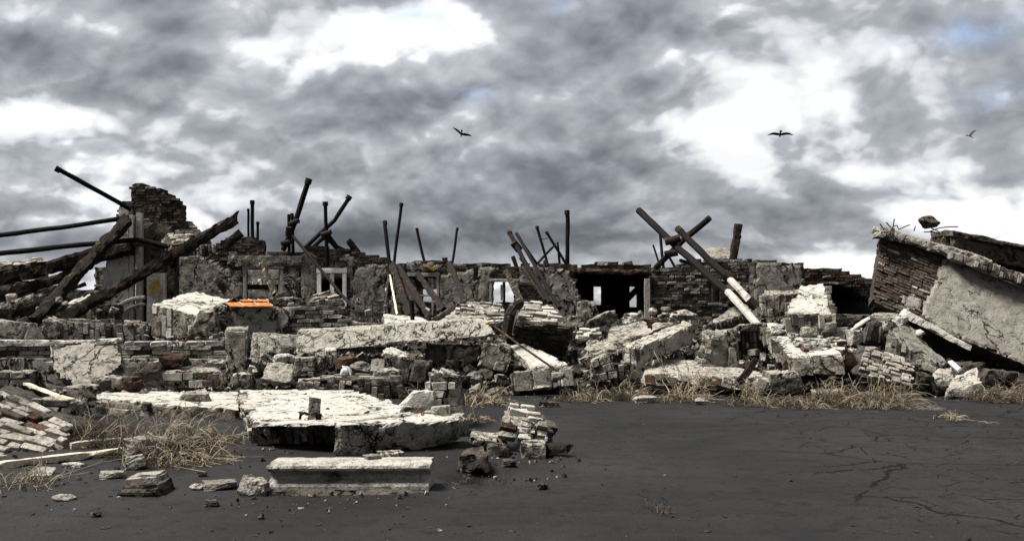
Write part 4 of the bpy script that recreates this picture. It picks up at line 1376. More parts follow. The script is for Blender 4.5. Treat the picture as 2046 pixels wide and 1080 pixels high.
# brick wall behind the beam, with the orange tiles on it
D5 = 19.0
bw = empty('broken_brick_wall', P3(610, 690, D5), 'half-plastered brick wall crumbling in steps behind the long beam', 'brick wall')
TOP5 = [(443, 614), (536, 613), (540, 600), (590, 600), (596, 612), (640, 616), (662, 628), (682, 632), (690, 640), (716, 645), (745, 648), (762, 656), (772, 700)]
q5 = wall_quad(443, 775, D5, .2, 595)
t5 = lambda px: polyline(TOP5, px) + 2.5 * mn.noise(Vector((math.floor(px / 17) * .7, 1, 9)))
mb = MB(); sheet(mb, q5, lambda px, py, s, t: py > t5(px), .12, .08, 0, .55, .3, 3.0, rough=.02); core = mb.build('core', 'mortar', bw); core['_o'] = bw['_o']
PL5 = [(440, 612), (590, 612), (585, 640), (570, 660), (560, 700), (440, 700)]
bricks(core, q5, (.32, .088), .16, .04, .05, 'pale', lambda px, py, s, t: py > t5(px) and not inpoly(PL5, px, py) and py < 690, seed=51, var=.03, tilt=.04)
for k in range(3):                                      # the bricks that lie on its stepped top
    bricks(core, [P3(596 + k * 4, 652, D5 + .1 + .16 * k), P3(766, 668, D5 + .1 + .16 * k), P3(762, 645, D5 + .1 + .16 * k), P3(600, 614, D5 + .1 + .16 * k)], (.3, .088), .16, .02, .10, 'white', lambda px, py, s, t: t5(px) - 2 < py < t5(px) + 12, seed=52 + k, var=.03, tilt=.08)
outlined(bw, 'plaster_patch', q5, PL5, .07, .06, 'plaster', 81, 5)
tl = empty('tiled_ledge', P3(498, 612, D5 - .1), 'two rows of orange roof tiles on top of the half-plastered wall', 'roof tiles')
for lo, hi, y0, y1, d0, d1, xs in ((.10, .10, 613, 603.5, D5 - .22, D5 + .12, (455, 485, 515, 542)), (.1, .1, 603, 597.5, D5 + .10, D5 + .42, (481, 500, 519, 537))):
    for a, b in zip(xs, xs[1:]):
        mb = MB(); sh = -6 if y0 > 605 else -3
        c = [P3(a + 6, y0, d0), P3(b + 5, y0, d0), P3(b + 5, y0 - 2.2, d0), P3(a + 6, y0 - 2.2, d0), None, None, P3(b + sh, y1, d1), P3(a + sh, y1, d1)]
        c[4], c[5] = c[7] - Vector((0, 0, .025)), c[6] - Vector((0, 0, .025))
        hexa(mb, c, .06, .004, .008, .02, a); t = mb.build('tile', 'tile', tl); t['_o'] = tl['_o']
        mb = MB(); e0, e1 = (c[2] + c[2] * 0), c[6]
        hexa(mb, beam_corners(e0 + Vector((-.01, -.005, .004)), e1 + Vector((-.01, 0, .008)), .018, .012), .1, .001, .002); mb.build('joint', 'tilegap', t)
blk('broken_block', 'rough masonry lump standing on the wall beside the orange tiles', 'masonry block', [(536, 616), (592, 618), (590, 592), (538, 592)], 18.95, .45, 'concrete', amp=.03, chip=.06, rag={'t': .15})
blk('broken_block', 'small rough lump sitting on top of the masonry lump beside the tiles', 'masonry block', [(549, 594), (578, 594), (574, 583), (552, 582)], 19.05, .3, 'darkstone', amp=.03, chip=.05)
blk('brick_lump', 'brownish lump of brickwork lying on the stepped wall, before the white-framed window', 'masonry lump', [(606, 618), (694, 628), (690, 600), (616, 606)], 19.8, [(668, 581, 20.6), (625, 592, 20.6)], 'darkstone', [F('f', 'mid', dims=(.3, .09), var=.04, tilt=.1), F('t', 'pale', dims=(.3, .1), var=.04, tilt=.1)])

# big white slab and its neighbours behind the low wall
blk('white_block', 'big white-topped slab lying tilted before the tower stump', 'slab', [(300, 664), (398, 672), (398, 628), (303, 608)], [18.8, 18.5, 18.6, 19.0], [(462, 597, 20.3), (386, 581, 20.8)], 'white', [F('f', 'mid', vertical=True, dims=(.5, .13), skip=.3, var=.02, depth=.1, proud=.015)], chip=.06, chip_r=.14, sink=.1)
blk('broken_block', 'grey jagged chunk leaning on the front of the big white-topped slab', 'masonry block', [(362, 676), (446, 676), (430, 620), (396, 616)], 18.45, [(428, 612, 18.8), (404, 613, 18.8)], 'concrete', amp=.04, chip=.08, rag={'t': .2, 'l': .2, 'r': .2})
blk('broken_block', 'small pale block between the white-topped slab and the tiled wall', 'masonry block', [(420, 640), (452, 650), (452, 612), (424, 608)], 18.8, .4, 'plaster', amp=.03)
blk('standing_brick_row', 'row of rough bricks set on edge above the left end of the low wall', 'masonry ridge', [(110, 688), (300, 684), (292, 648), (112, 640)], 19.2, .5, 'concrete', [F('f', 'pale', vertical=True, dims=(.3, .12), var=.05, tilt=.1, proud=.04), F('t', 'pale', dims=(.2, .12), var=.05, tilt=.12)], amp=.03)
blk('broken_block', 'rough pebbly chunk at the left end of the row of bricks set on edge', 'masonry block', [(72, 668), (118, 684), (124, 645), (86, 630)], 19.1, .4, 'concrete', amp=.035, chip=.06)
blk('plaster_slab', 'cracked plaster slab piece at the left edge above the low wall', 'slab', [(-20, 686), (46, 686), (62, 646), (-20, 636)], 18.9, .3, 'plaster', amp=.01)
blk('moulding_piece', 'smooth moulding piece leaning beside the plaster slab piece at the left edge', 'moulding', [(42, 685), (84, 685), (74, 668), (58, 645)], 18.7, .25, 'pale', amp=.006, chip=.02)
blk('broken_block', 'white lump of masonry under the sloping charred beam left of the pilaster', 'masonry block', [(122, 640), (196, 640), (188, 596), (136, 606)], 21, [(184, 583, 21.5), (150, 590, 21.5)], 'white', amp=.04, chip=.08, rag={'t': .15})
blk('broken_block', 'dark rounded lump beside the foot of the pilaster', 'masonry block', [(150, 646), (232, 650), (226, 604), (170, 610)], 21.8, .5, 'darkstone', amp=.05, chip=.1, rag={'t': .2})
blk('broken_slab', 'white-edged slab sloping under the charred beams at the left edge', 'masonry slab', [(-10, 628), (70, 606), (66, 586), (-10, 606)], 21.2, .6, 'concrete', amp=.02)
blk('broken_slab', 'flat grey slab low under the charred beams at the left edge', 'masonry slab', [(10, 640), (96, 636), (92, 600), (60, 596)], 21.6, .5, 'darkstone', amp=.04, rag={'t': .2})
blk('far_wall_top', 'whitish top of a collapsed wall beyond the charred beams at far left', 'collapsed wall', [(-60, 566), (98, 556), (94, 522), (-60, 538)], 24.8, [(84, 515, 25.3), (-60, 530, 25.3)], 'concrete', [F('t', 'pale', dims=(.3, .12), skip=.3)], amp=.03)
blk('broken_slab', 'dark sloping slab below the collapsed wall top at far left', 'masonry slab', [(-60, 650), (235, 650), (225, 585), (-60, 552)], 24.6, .5, 'black', amp=.05, res=.12)
blk('brick_pier', 'short whitish brick pier left of the pale pilaster', 'brick pier', [(186, 600), (212, 600), (211, 532), (188, 534)], 24.2, .4, 'concrete', [F('f', 'pale', dims=(.28, .09), skip=.2)])
blk('tilted_brick_block', 'tilted block of dark brickwork lodged high beside the tower stump', 'masonry block', [(336, 512), (434, 510), (428, 486), (344, 494)], 23.3, [(384, 444, 24.6), (318, 438, 24.6)], 'darkstone', [F('f', 'mid', vertical=True, dims=(.24, .08), var=.03), F('l', 'mid', dims=(.24, .08), var=.03), F('t', 'mid', dims=(.26, .11), var=.03)])

# -- rubble between the slab and the beam
blk('brick_lump', 'lump of four brick courses in the rubble under the left end of the long beam', 'masonry lump', [(584, 752), (630, 752), (628, 712), (588, 712)], 16.7, .4, 'concrete', [F('f', 'pale', dims=(.3, .1), skip=.05, var=.03)], amp=.02)
blk('white_block', 'white-topped block with a broken brick side under the middle of the long beam', 'masonry block', [(776, 748), (812, 768), (822, 716), (764, 700)], 16.5, [(815, 700, 17.2), (775, 689, 17.2)], 'white', [F('r', 'mid', dims=(.4, .25), skip=0, var=.03, tilt=.08)], amp=.025, chip=.06)
blk('broken_block', 'dark grey squared stone right of the white-topped block under the beam', 'masonry block', [(806, 770), (852, 778), (862, 722), (818, 718)], 16.4, .5, 'darkstone', amp=.02, chip=.06)
blk('masonry_ridge', 'low dark ridge of bricks on edge behind the big flat slab', 'masonry ridge', [(588, 800), (815, 796), (808, 758), (600, 760)], 15.4, [(800, 750, 16.1), (620, 752, 16.1)], 'darkstone', [F('f', 'mid', vertical=True, dims=(.26, .11), skip=.12, var=.05, tilt=.08), F('t', 'pale', dims=(.28, .12), skip=.35, var=.04, tilt=.1)], amp=.03)
blk('cavity_shade_block', 'smooth dark block standing for shade in the hollow under the right end of the long beam', 'wall piece', [(848, 765), (966, 765), (958, 690), (848, 688)], 18.0, .4, 'darkstone', amp=.03)  # dark block added where the hollow under the beam is only shade
blk('brick_lump', 'tilted grey block with square brick ends under the right end of the long beam', 'masonry lump', [(954, 730), (1012, 748), (1026, 700), (966, 684)], 16.9, [(1020, 688, 17.4), (975, 676, 17.4)], 'plaster', [F('f', 'pale', dims=(.24, .2), sub=(.5, 1, .05, .85), skip=.1, var=.03, proud=.015)], amp=.02)

# -- centre right heap
blk('white_slab', 'smooth white slab lying flat behind the middle of the long beam', 'slab', [(764, 658), (866, 662), (864, 644), (768, 646)], 18.9, [(846, 633, 20.2), (766, 626, 20.2)], 'white', amp=.012)
blk('white_brick_slope', 'white sloping sheet of brickwork before the third window', 'masonry slope', [(850, 672), (1022, 668), (1020, 644), (868, 644)], 18.0, [(1004, 612, 19.4), (934, 602, 19.4)], 'concrete', [F('t', 'white', dims=(.3, .11), skip=.1, var=.04, tilt=.08), F('f', 'mid', dims=(.3, .09), var=.03)], amp=.03)
blk('grey_slab', 'grey board-like slab sloping up along the white brickwork', 'slab', [(862, 646), (930, 604), (930, 597), (862, 635)], [18.1, 19.6, 19.6, 18.1], .4, 'plaster', amp=.01)
mb = MB(); board(mb, 957, 622, 995, 629, 18.6, .15, seed=2.0); tag(mb.build('white_board', 'frame', None, P3(976, 629, 18.6)), 'short smooth white board lying on the sloping white brickwork', 'board')
blk('brick_stack', 'big block of layered bricks, white on top and nearly black in front', 'masonry block', [(1008, 704), (1122, 718), (1142, 652), (1030, 640)], [18.5, 18.3, 17.5, 17.6], [(1094, 606, 19.2), (1034, 604, 19.2)], 'darkstone', [F('f', 'black', dims=(.28, .08), var=.025, skip=.02), F('t', 'white', dims=(.34, .15), skip=.03, var=.035, tilt=.06), F('r', 'dark', dims=(.28, .08))], res=.08)
mb = MB(); tube(mb, [P3(1038, 606, 17.8), P3(1026, 614, 17.5), P3(1018, 630, 17.3), P3(1012, 668, 17.25)], .10, 8, wob=.5); tag(mb.build('bent_pipe', 'char', None, P3(1020, 650, 17.4)), 'thick bent rusty pipe hanging over the side of the layered brick block', 'pipe')
blk('slanted_slab', 'slanted slab with a bright yellowish face below the layered brick block', 'slab', [(1058, 752), (1146, 742), (1140, 728), (1060, 738)], [16.3, 16.5, 16.5, 16.3], [(1046, 684, 17.5), (1016, 690, 17.5)], 'white', amp=.02)
blk('stone_row', 'rounded row of big joined stones at the mud edge below the slanted slab', 'masonry block', [(1022, 780), (1150, 772), (1146, 732), (1024, 744)], [15.9, 16.3, 16.4, 16.0], .5, 'concrete', [F('f', 'pale', dims=(.36, .36), skip=0, var=.02, proud=.015, depth=.2, joint=.02)], amp=.03, chip=.1, chip_r=.16)
mb = MB(); tube(mb, [P3(988, 652, 17.0), P3(1040, 690, 16.3), P3(1136, 756, 15.9)], .02, 6); tag(mb.build('rod', 'rebar', None, P3(1040, 690, 16.4)), 'thin rusty rod slanting down across the bright slanted slab', 'rod')
blk('broken_block', 'long grey block lying aslant left of the black doorway', 'masonry block', [(1156, 668), (1228, 644), (1222, 620), (1152, 650)], [20, 20.6, 20.6, 20], .55, 'concrete', [F('r', 'pale', dims=(.2, .1))], amp=.02)
blk('broken_block', 'grey lump leaning on the torn wall edge beside the black doorway', 'masonry block', [(1150, 640), (1206, 640), (1192, 600), (1160, 600)], 22, .5, 'plaster', amp=.04, rag={'t': .2, 'r': .2})
blk('broken_block', 'brown-tinged lump below the torn wall edge beside the black doorway', 'masonry block', [(1132, 660), (1168, 664), (1160, 628), (1134, 626)], 20.5, .5, 'plaster', amp=.04, rag={'t': .2})
blk('rough_slab', 'grainy grey slab tilted in the heap before the black doorway', 'slab', [(1202, 706), (1290, 690), (1304, 662), (1210, 688)], [17.4, 17.9, 18.2, 17.7], [(1290, 640, 19.2), (1222, 650, 19.0)], 'concrete', amp=.02)
blk('rough_slab', 'smaller grainy grey slab with a notched front below the tilted one', 'slab', [(1164, 728), (1236, 712), (1238, 698), (1158, 700)], 17.0, [(1216, 680, 17.6), (1176, 678, 17.6)], 'concrete', amp=.03, chip=.07)
blk('brick_lump', 'white flat layers of brick left of the tilted grainy slab', 'masonry lump', [(1148, 684), (1204, 684), (1206, 668), (1148, 674)], 18.2, [(1196, 654, 18.9), (1160, 656, 18.9)], 'white', [F('t', 'white', dims=(.26, .13), skip=.1, var=.05, tilt=.12)], amp=.03)
blk('brick_lump', 'tumbled cluster of brick ends left of the big squared beam', 'masonry lump', [(1182, 764), (1238, 754), (1216, 706), (1180, 722)], 16.3, .4, 'concrete', [F('f', 'pale', dims=(.17, .14), skip=.05, var=.05, tilt=.14, proud=.04)], amp=.03)
blk('broken_block', 'small tilted cube of stone left of the cluster of brick ends', 'masonry block', [(1160, 736), (1184, 732), (1178, 710), (1156, 716)], 16.5, .25, 'concrete', amp=.01)
blk('brick_lump', 'dim stones piled under the near end of the big squared beam', 'masonry lump', [(1226, 770), (1262, 770), (1258, 728), (1222, 724)], 16.5, .5, 'darkstone', [F('f', 'mid', vertical=True, dims=(.3, .12), skip=.1, var=.04)], amp=.03)
bb = blk('squared_beam', 'big squared white beam pointing up to the right out of the heap', 'beam', [(1272, 730), (1388, 684), (1386, 648), (1270, 696)], [16.2, 18.2, 18.2, 16.2], [(1366, 640, 18.7), (1242, 688, 16.6)], 'beam', [F('l', 'mid', vertical=True, dims=(.4, .14), skip=0, var=.02, proud=.02, depth=.12)], amp=.014, chip=.04, res=.05)
blk('flat_slab', 'long flat slab with a pale cracked top at the mud edge below the squared beam', 'slab', [(1284, 770), (1532, 780), (1544, 758), (1280, 744)], [15.9, 15.6, 15.7, 16.0], [(1520, 742, 16.7), (1332, 712, 17.9)], 'beam', [F('f', 'mid', vertical=True, dims=(.22, .2), skip=.12, var=.03, depth=.15)], amp=.02)
blk('broken_slab', 'tilted slab with a bricked side, before the brick wall and its small window', 'masonry slab', [(1408, 672), (1502, 662), (1506, 624), (1404, 650)], [19.4, 20, 20, 19.4], [(1492, 607, 20.9), (1468, 610, 20.5)], 'concrete', [F('f', 'dark', vertical=True, dims=(.26, .1), var=.04)])
blk('brick_lump', 'crumpled chunk with fanned bricks and a smooth flank, mid heap', 'masonry lump', [(1392, 738), (1462, 742), (1450, 672), (1424, 664)], 17.0, [(1446, 660, 17.5), (1432, 658, 17.5)], 'plaster', [F('f', 'pale', dims=(.34, .1), sub=(0, .55, .05, .95), var=.06, tilt=.16, proud=.04), F('l', 'pale', dims=(.34, .1), var=.05, tilt=.1)], amp=.03)
blk('broken_block', 'grey chunk bridging the fanned bricks and the dark brick panel', 'masonry block', [(1426, 690), (1482, 680), (1480, 656), (1440, 660)], 17.9, .5, 'concrete', amp=.03, rag={'l': .2})
blk('broken_block', 'thin upright shard right of the fanned bricks', 'masonry block', [(1456, 738), (1476, 738), (1470, 694), (1460, 694)], 16.9, .15, 'plaster', amp=.015)
blk('bricked_slab', 'dark panel of thin upright bricks under the painted pipes', 'brick panel', [(1480, 712), (1540, 706), (1534, 650), (1478, 652)], 18.2, .4, 'black', [F('f', 'dark', vertical=True, dims=(.26, .085), var=.03, proud=.05)])
blk('broken_slab', 'dark slab end lying on the dark panel of upright bricks', 'masonry slab', [(1470, 664), (1538, 658), (1532, 644), (1476, 648)], 18.0, .4, 'concrete', amp=.03)
blk('rubble_topped_slab', 'large white slab with small rubble strewn on its top and ribbed bricks on its side', 'slab', [(1580, 752), (1688, 748), (1688, 708), (1576, 712)], [15.9, 15.9, 16.0, 16.0], [(1694, 652, 18.2), (1514, 642, 18.4)], 'white', [F('l', 'mid', vertical=True, dims=(.4, .13), skip=.05, var=.04, tilt=.05, depth=.15)], amp=.018, chip=.05, res=.07)
blk('ribbed_block', 'block with a smooth sloping white top above a front of upright bricks', 'masonry block', [(1568, 672), (1660, 672), (1662, 626), (1564, 624)], 17.3, [(1646, 566, 18.5), (1600, 570, 18.5)], 'white', [F('f', 'mid', vertical=True, dims=(.36, .12), skip=.04, var=.05, tilt=.05, depth=.16, proud=.05), F('r', 'pale', vertical=True, dims=(.3, .13), var=.04)], amp=.014)
blk('ribbed_block', 'long dim block of upright bricks left of the block with the sloping white top', 'masonry block', [(1520, 634), (1604, 632), (1608, 584), (1516, 590)], 18.9, [(1600, 578, 19.4), (1526, 580, 19.4)], 'concrete', [F('f', 'mid', vertical=True, dims=(.36, .13), skip=.06, var=.05, tilt=.05, depth=.16)])
blk('broken_block', 'rounded grey block at the mud edge below the rubble-topped slab', 'masonry block', [(1540, 786), (1610, 784), (1606, 738), (1540, 742)], 15.7, .55, 'concrete', amp=.03, chip=.09, chip_r=.16, rag={'t': .12})
blk('dark_ledge', 'long dim stone ledge at the foot of the black cavity', 'ledge', [(1636, 652), (1790, 656), (1790, 630), (1640, 626)], 21, .8, 'darkstone', amp=.02)
blk('fallen_brick_panel', 'panel of many small bricks leaning at the mud edge near the right', 'brick panel', [(1708, 748), (1826, 776), (1830, 722), (1726, 690)], [15.7, 15.6, 16.2, 16.4], .35, 'mortar', [F('f', 'pale', dims=(.19, .085), skip=.06, var=.03, tilt=.05, proud=.035)])
blk('slanted_brick_slab', 'long slab sliding down right with a grainy top and loose bricks on its side', 'masonry slab', [(1768, 700), (1872, 752), (1870, 730), (1774, 660)], [16.9, 16.5, 16.5, 16.9], [(1894, 722, 16.9), (1814, 646, 17.5)], 'plaster', [F('f', 'pale', vertical=True, dims=(.3, .11), sub=(0, .7, 0, .95), skip=.15, var=.06, tilt=.12, proud=.04)])
blk('brick_lump', 'three tall bricks standing on end left of the sliding slab', 'masonry lump', [(1722, 684), (1766, 692), (1768, 644), (1736, 638)], 17.5, .3, 'darkstone', [F('f', 'mid', vertical=True, dims=(.44, .14), skip=0, var=.05, tilt=.06, proud=.05, depth=.2)])
blk('broken_block', 'small cube of stone between the tall bricks and the sliding slab', 'masonry block', [(1764, 664), (1784, 668), (1784, 644), (1766, 640)], 17.4, .25, 'plaster', amp=.01)
blk('broken_slab', 'flat dim slab lying across the top of the tall bricks', 'masonry slab', [(1722, 644), (1806, 648), (1800, 636), (1740, 628)], 17.7, [(1794, 622, 18.6), (1756, 624, 18.6)], 'plaster', amp=.02)
mb = MB(); hexa(mb, beam_corners(P3(1700, 662, 17.8), P3(1738, 634, 17.6), .2, .06), .08, .01, .03, .05, 3); tag(mb.build('broken_board', 'greywood', None, P3(1718, 660, 17.7)), 'dim board sloping up to the tall bricks from the left', 'board')
blk('rock', 'big rock with a flat bright white face beside the grass at the right', 'rock', [(1886, 794), (1958, 796), (1962, 764), (1890, 778)], 15.4, [(1952, 734, 16.1), (1908, 748, 16.1)], 'beam', amp=.015, chip=.035)
blk('rock', 'white-faced rock behind the big flat-faced one, next to the bottle', 'rock', [(1856, 782), (1910, 776), (1908, 756), (1862, 752)], 15.9, [(1900, 734, 16.6), (1868, 734, 16.6)], 'beam', amp=.02)
blk('rock', 'dark knobbly rock left of the white-faced rocks', 'rock', [(1826, 784), (1880, 786), (1872, 750), (1834, 744)], 15.8, .5, 'darkstone', amp=.05, chip=.08, rag={'t': .2})
blk('rock', 'whitish chunk behind the reddish rock', 'rock', [(1700, 718), (1736, 720), (1732, 698), (1702, 698)], 16.6, .4, 'white', amp=.03)
blk('rock', 'reddish brown rock right of the rubble-topped slab', 'rock', [(1682, 744), (1718, 742), (1712, 702), (1684, 696)], 16.0, .35, 'brick_red', amp=.03, chip=.07, rag={'t': .12})
blk('rock', 'slender stone shard at the foot of the tilted house wall', 'rock', [(1826, 676), (1852, 672), (1852, 658), (1832, 664)], 17.2, .3, 'white', amp=.02)
blk('broken_block', 'grey bricks lying low in the grass below the reddish rock', 'masonry block', [(1632, 806), (1702, 804), (1700, 780), (1634, 782)], 15.2, .4, 'concrete', [F('f', 'pale', dims=(.24, .07), skip=.1, var=.03)], amp=.02)
mb = MB(); hexa(mb, beam_corners(P3(1478, 762, 15.4), P3(1512, 716, 16.2), .07, .12), .07, .01, .03, .04, 2); tag(mb.build('charred_stick', 'char', None, P3(1495, 740, 15.8)), 'black charred stick leaning on the long flat slab', 'timber')
blk('rock', 'dark slab stone in the shade beneath the tilted house wall, near the right edge', 'rock', [(1962, 772), (2040, 776), (2034, 742), (1972, 736)], 16.6, .5, 'darkstone', amp=.04, chip=.08, rag={'t': .2})
blk('rock', 'dark stone under the tilted house wall, right behind the flat-faced white rock', 'rock', [(1918, 756), (1972, 762), (1966, 722), (1926, 722)], 17.1, .5, 'darkstone', amp=.04, chip=.08, rag={'t': .2, 'l': .1})
# crushed bottle
root = empty('plastic_bottle', P3(1908, 744, 16.2), 'crushed clear plastic bottle lying between the white-faced rocks', 'bottle')
A, B = P3(1918, 740, 16.1), P3(1898, 722, 16.3)
mb = MB(); tube(mb, [A.lerp(B, t) for t in (0, .06, .2, .35, .5, .65, .78, .9, 1)], .055, 12, wob=.5, taper=.85); mb.build('body', 'bottle', root, smooth=True)
mb = MB(); dv = (B - A).normalized(); tube(mb, [B - dv * .01, B + dv * .05], .05, 10); mb.build('cap', 'brick_red', root)
# plank in the rubble, plastic scrap
mb = MB(); hexa(mb, beam_corners(P3(592, 764, 14.8), P3(652, 778, 14.4), .12, .04), .07, .01, .02, .04, 2); tag(mb.build('plank', 'charwhite', None, P3(620, 770, 14.6)), 'orange-brown splintered plank behind the big flat slab', 'plank')
mb = MB(); c = corners([(672, 752), (702, 750), (694, 732), (680, 734)], 16.3, .25); hexa(mb, c, .03, .05, .05, .1, 3); tag(mb.build('plastic_scrap', 'plastic', None, P3(686, 752, 16.3), smooth=True), 'crumpled white plastic scrap in the rubble under the beam', 'plastic scrap')

lr = empty('layered_rock', P3(278, 990, 7.6), 'wide dark rock split in flat layers, lying on the mud at the left', 'rock')
for k, (a, b, y0, y1, dd, m) in enumerate(((222, 326, 978, 994, 7.45, 'darkstone'), (232, 334, 966, 980, 7.5, 'darkstone'), (236, 322, 956, 968, 7.56, 'concrete'), (254, 322, 947, 957, 7.62, 'concrete'))):
    mb = MB(); c = corners([(a, y1), (b, y1 - 2), (b - 6, y0 - 1), (a + 8, y0 + 2)], dd, .34 - k * .04)
    hexa(mb, c, .022, .012, .03, .05, 3.1 + k * 2.7, 0, {'l': .16, 'r': .14}); mb.build('layer', m, lr)

# -- single stones: (x0, y0, x1, y1) in the photograph, distance, material, label
STONES = [
    ((505, 705, 546, 744), 16.9, 'concrete', 'grey slab-like stone at the corner of pier and broken beam end'),
    ((530, 728, 584, 766), 16.2, 'brick_pale', 'pale angular stone left of the lump of four brick courses'),
    ((550, 708, 590, 730), 16.9, 'white', 'flat pale stone leaning behind the pale angular stone'),
    ((627, 702, 654, 748), 16.8, 'concrete', 'tall pointed stone right of the lump of four brick courses'),
    ((648, 697, 674, 736), 17.0, 'white', 'bright white squarish stone under the long beam'),
    ((672, 714, 706, 742), 16.9, 'brick_red', 'reddish brown stone right of the bright white squarish stone'),
    ((700, 722, 746, 752), 16.6, 'brick_pale', 'pale flat-sided stone right of the plastic scrap'),
    ((742, 718, 768, 748), 16.5, 'brick_pale', 'egg-shaped pale stone left of the white-topped block'),
    ((752, 736, 800, 764), 16.0, 'concrete', 'smooth grey stone lying in front of the white-topped block'),
    ((560, 690, 590, 712), 17.3, 'darkstone', 'dim stone tucked beneath the broken beam end'),
    ((848, 690, 890, 728), 17.4, 'darkstone', 'dark slab stone standing in the hollow under the beam'),
    ((888, 752, 936, 776), 15.6, 'darkstone', 'dark stone in the shade right of the wall stump'),
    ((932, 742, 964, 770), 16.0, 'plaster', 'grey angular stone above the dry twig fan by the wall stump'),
    ((956, 738, 984, 758), 16.4, 'darkstone', 'dim stone under the tilted block with square brick ends'),
    ((990, 748, 1010, 764), 16.0, 'concrete', 'small stone left of the row of joined stones'),
    ((245, 868, 338, 920), 9.7, 'brick_pale', 'pale stump-like stone poking out of the dry bush'),
    ((250, 910, 292, 940), 9.0, 'concrete', 'rough stone in front of the pale stump-like stone'),
    ((203, 942, 243, 958), 8.4, 'concrete', 'flat dark chip behind the wide layered rock'),
    ((107, 986, 151, 1002), 7.35, 'brick_pale', 'flat pale brick end lying alone on the mud at the lower left'),
    ((65, 935, 106, 952), 8.5, 'brick_pale', 'flat shard below the long bleached plank'),
    ((130, 924, 165, 936), 8.9, 'brick_pale', 'thin shard between plank and long twigs'),
    ((180, 1022, 204, 1034), 6.75, 'darkstone', 'small black clod on the mud at the lower left'),
    ((408, 998, 437, 1011), 7.1, 'darkstone', 'small dark clod left of the cornice'),
    ((410, 961, 468, 979), 7.8, 'brick_pale', 'flat pale flake on the mud left of the cornice'),
    ((380, 965, 410, 979), 7.75, 'brick_pale', 'small pale flake beside the larger flat flake'),
    ((480, 952, 512, 990), 7.55, 'brick_pale', 'tilted pale half brick at the left end of the cornice'),
    ((498, 955, 534, 990), 7.5, 'brick_pale', 'tilted block touching the left end of the cornice'),
    ((394, 942, 416, 952), 8.4, 'darkstone', 'dark splinter of stone near the tips of the long twigs'),
    ((726, 908, 758, 920), 7.85, 'brick_pale', 'small flat stone on top of the cornice'),
    ((757, 902, 803, 918), 8.3, 'concrete', 'knobbly stone behind the top of the cornice'),
    ((800, 812, 832, 834), 10.6, 'darkstone', 'dark stone on the slab in front of the wall stump'),
    ((822, 816, 848, 834), 10.5, 'brick_red', 'brown stone on the slab in front of the wall stump'),
    ((846, 822, 872, 836), 10.5, 'concrete', 'pale stone on the slab beside the brown one'),
    ((1070, 964, 1098, 979), 7.8, 'darkstone', 'small dark clod right of the waterlogged hole'),
    ((1002, 918, 1030, 930), 9.1, 'darkstone', 'flat dark stone near the short square prop block'),
    ((1268, 792, 1308, 804), 15.0, 'brick_pale', 'flat stone on the mud before the grass strip'),
    ((1386, 794, 1410, 808), 14.6, 'brick_pale', 'small notched white stone on the mud before the grass strip'),
    ((1068, 770, 1098, 780), 15.8, 'concrete', 'flat stone at the foot of the row of joined stones'),
    ((1080, 802, 1116, 812), 14.5, 'darkstone', 'low dark clod on the mud right of the wall stump'),
    ((1240, 624, 1290, 652), 19.8, 'white', 'white stone on the heap under the doorway'),
    ((1282, 636, 1318, 656), 19.2, 'brick_red', 'reddish stone above the squared beam'),
    ((1306, 646, 1346, 664), 18.6, 'brick_pale', 'pale stone lying against the squared beam'),
    ((1340, 620, 1392, 642), 20.3, 'brick_pale', 'long pale stone at the far end of the squared beam'),
    ((1400, 690, 1432, 714), 17.6, 'concrete', 'grey stone behind the fanned bricks'),
    ((1404, 660, 1430, 690), 18.3, 'brick_pale', 'pale tilted stone behind the fanned bricks'),
    ((1598, 652, 1628, 676), 16.95, 'brick_pale', 'pinkish pale stone on the rubble-topped slab'),
    ((1540, 650, 1570, 668), 17.35, 'white', 'pale brick lying below the ribbed block'),
    ((1640, 644, 1668, 668), 17.2, 'brick_pale', 'flat stone right of the ribbed block'),
    ((1650, 636, 1680, 656), 17.6, 'brick_red', 'reddish flat stone right of the ribbed block'),
    ((1572, 666, 1594, 680), 16.9, 'white', 'small white stone on the rubble-topped slab'),
    ((1608, 688, 1640, 704), 16.35, 'white', 'white flat stone near the front of the rubble-topped slab'),
    ((1630, 680, 1662, 700), 16.5, 'white', 'white squarish stone near the front of the rubble-topped slab'),
    ((1690, 660, 1720, 690), 17.2, 'concrete', 'grey stone right of the rubble-topped slab'),
    ((1786, 634, 1812, 654), 17.4, 'white', 'white stone under the foot of the tilted house wall'),
    ((1835, 432, 1876, 458), 19.0, 'darkstone', 'dark stone balanced on bent rebar above the tilted house wall'),
    ((1410, 494, 1460, 524), 27.0, 'brick_pale', 'pale rounded boulder on top of the wall beside the black upright timber'),
    ((600, 757, 640, 775), 15.5, 'brick_pale', 'pale stone behind the splintered plank'),
    ((1100, 742, 1130, 760), 15.9, 'brick_pale', 'broken stone above the row of joined stones'),
]
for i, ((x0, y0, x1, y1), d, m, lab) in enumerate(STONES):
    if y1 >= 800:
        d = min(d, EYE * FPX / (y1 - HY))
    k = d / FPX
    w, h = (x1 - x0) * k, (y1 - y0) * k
    o = bpy.data.objects.new('stone' if m != 'darkstone' else 'rock', SH[m][(i * 5 + 1) % 6] if y1 - y0 > 16 or y0 > 900 else ST[m][(i * 5 + 1) % 12])
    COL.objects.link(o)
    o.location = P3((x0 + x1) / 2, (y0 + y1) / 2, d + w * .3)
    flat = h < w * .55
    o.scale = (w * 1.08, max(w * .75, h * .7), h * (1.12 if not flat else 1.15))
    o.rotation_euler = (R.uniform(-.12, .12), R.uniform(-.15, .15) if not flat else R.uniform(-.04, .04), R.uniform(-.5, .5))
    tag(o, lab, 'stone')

# ------------------------------------------------------------------ pipes, poles and charred timbers


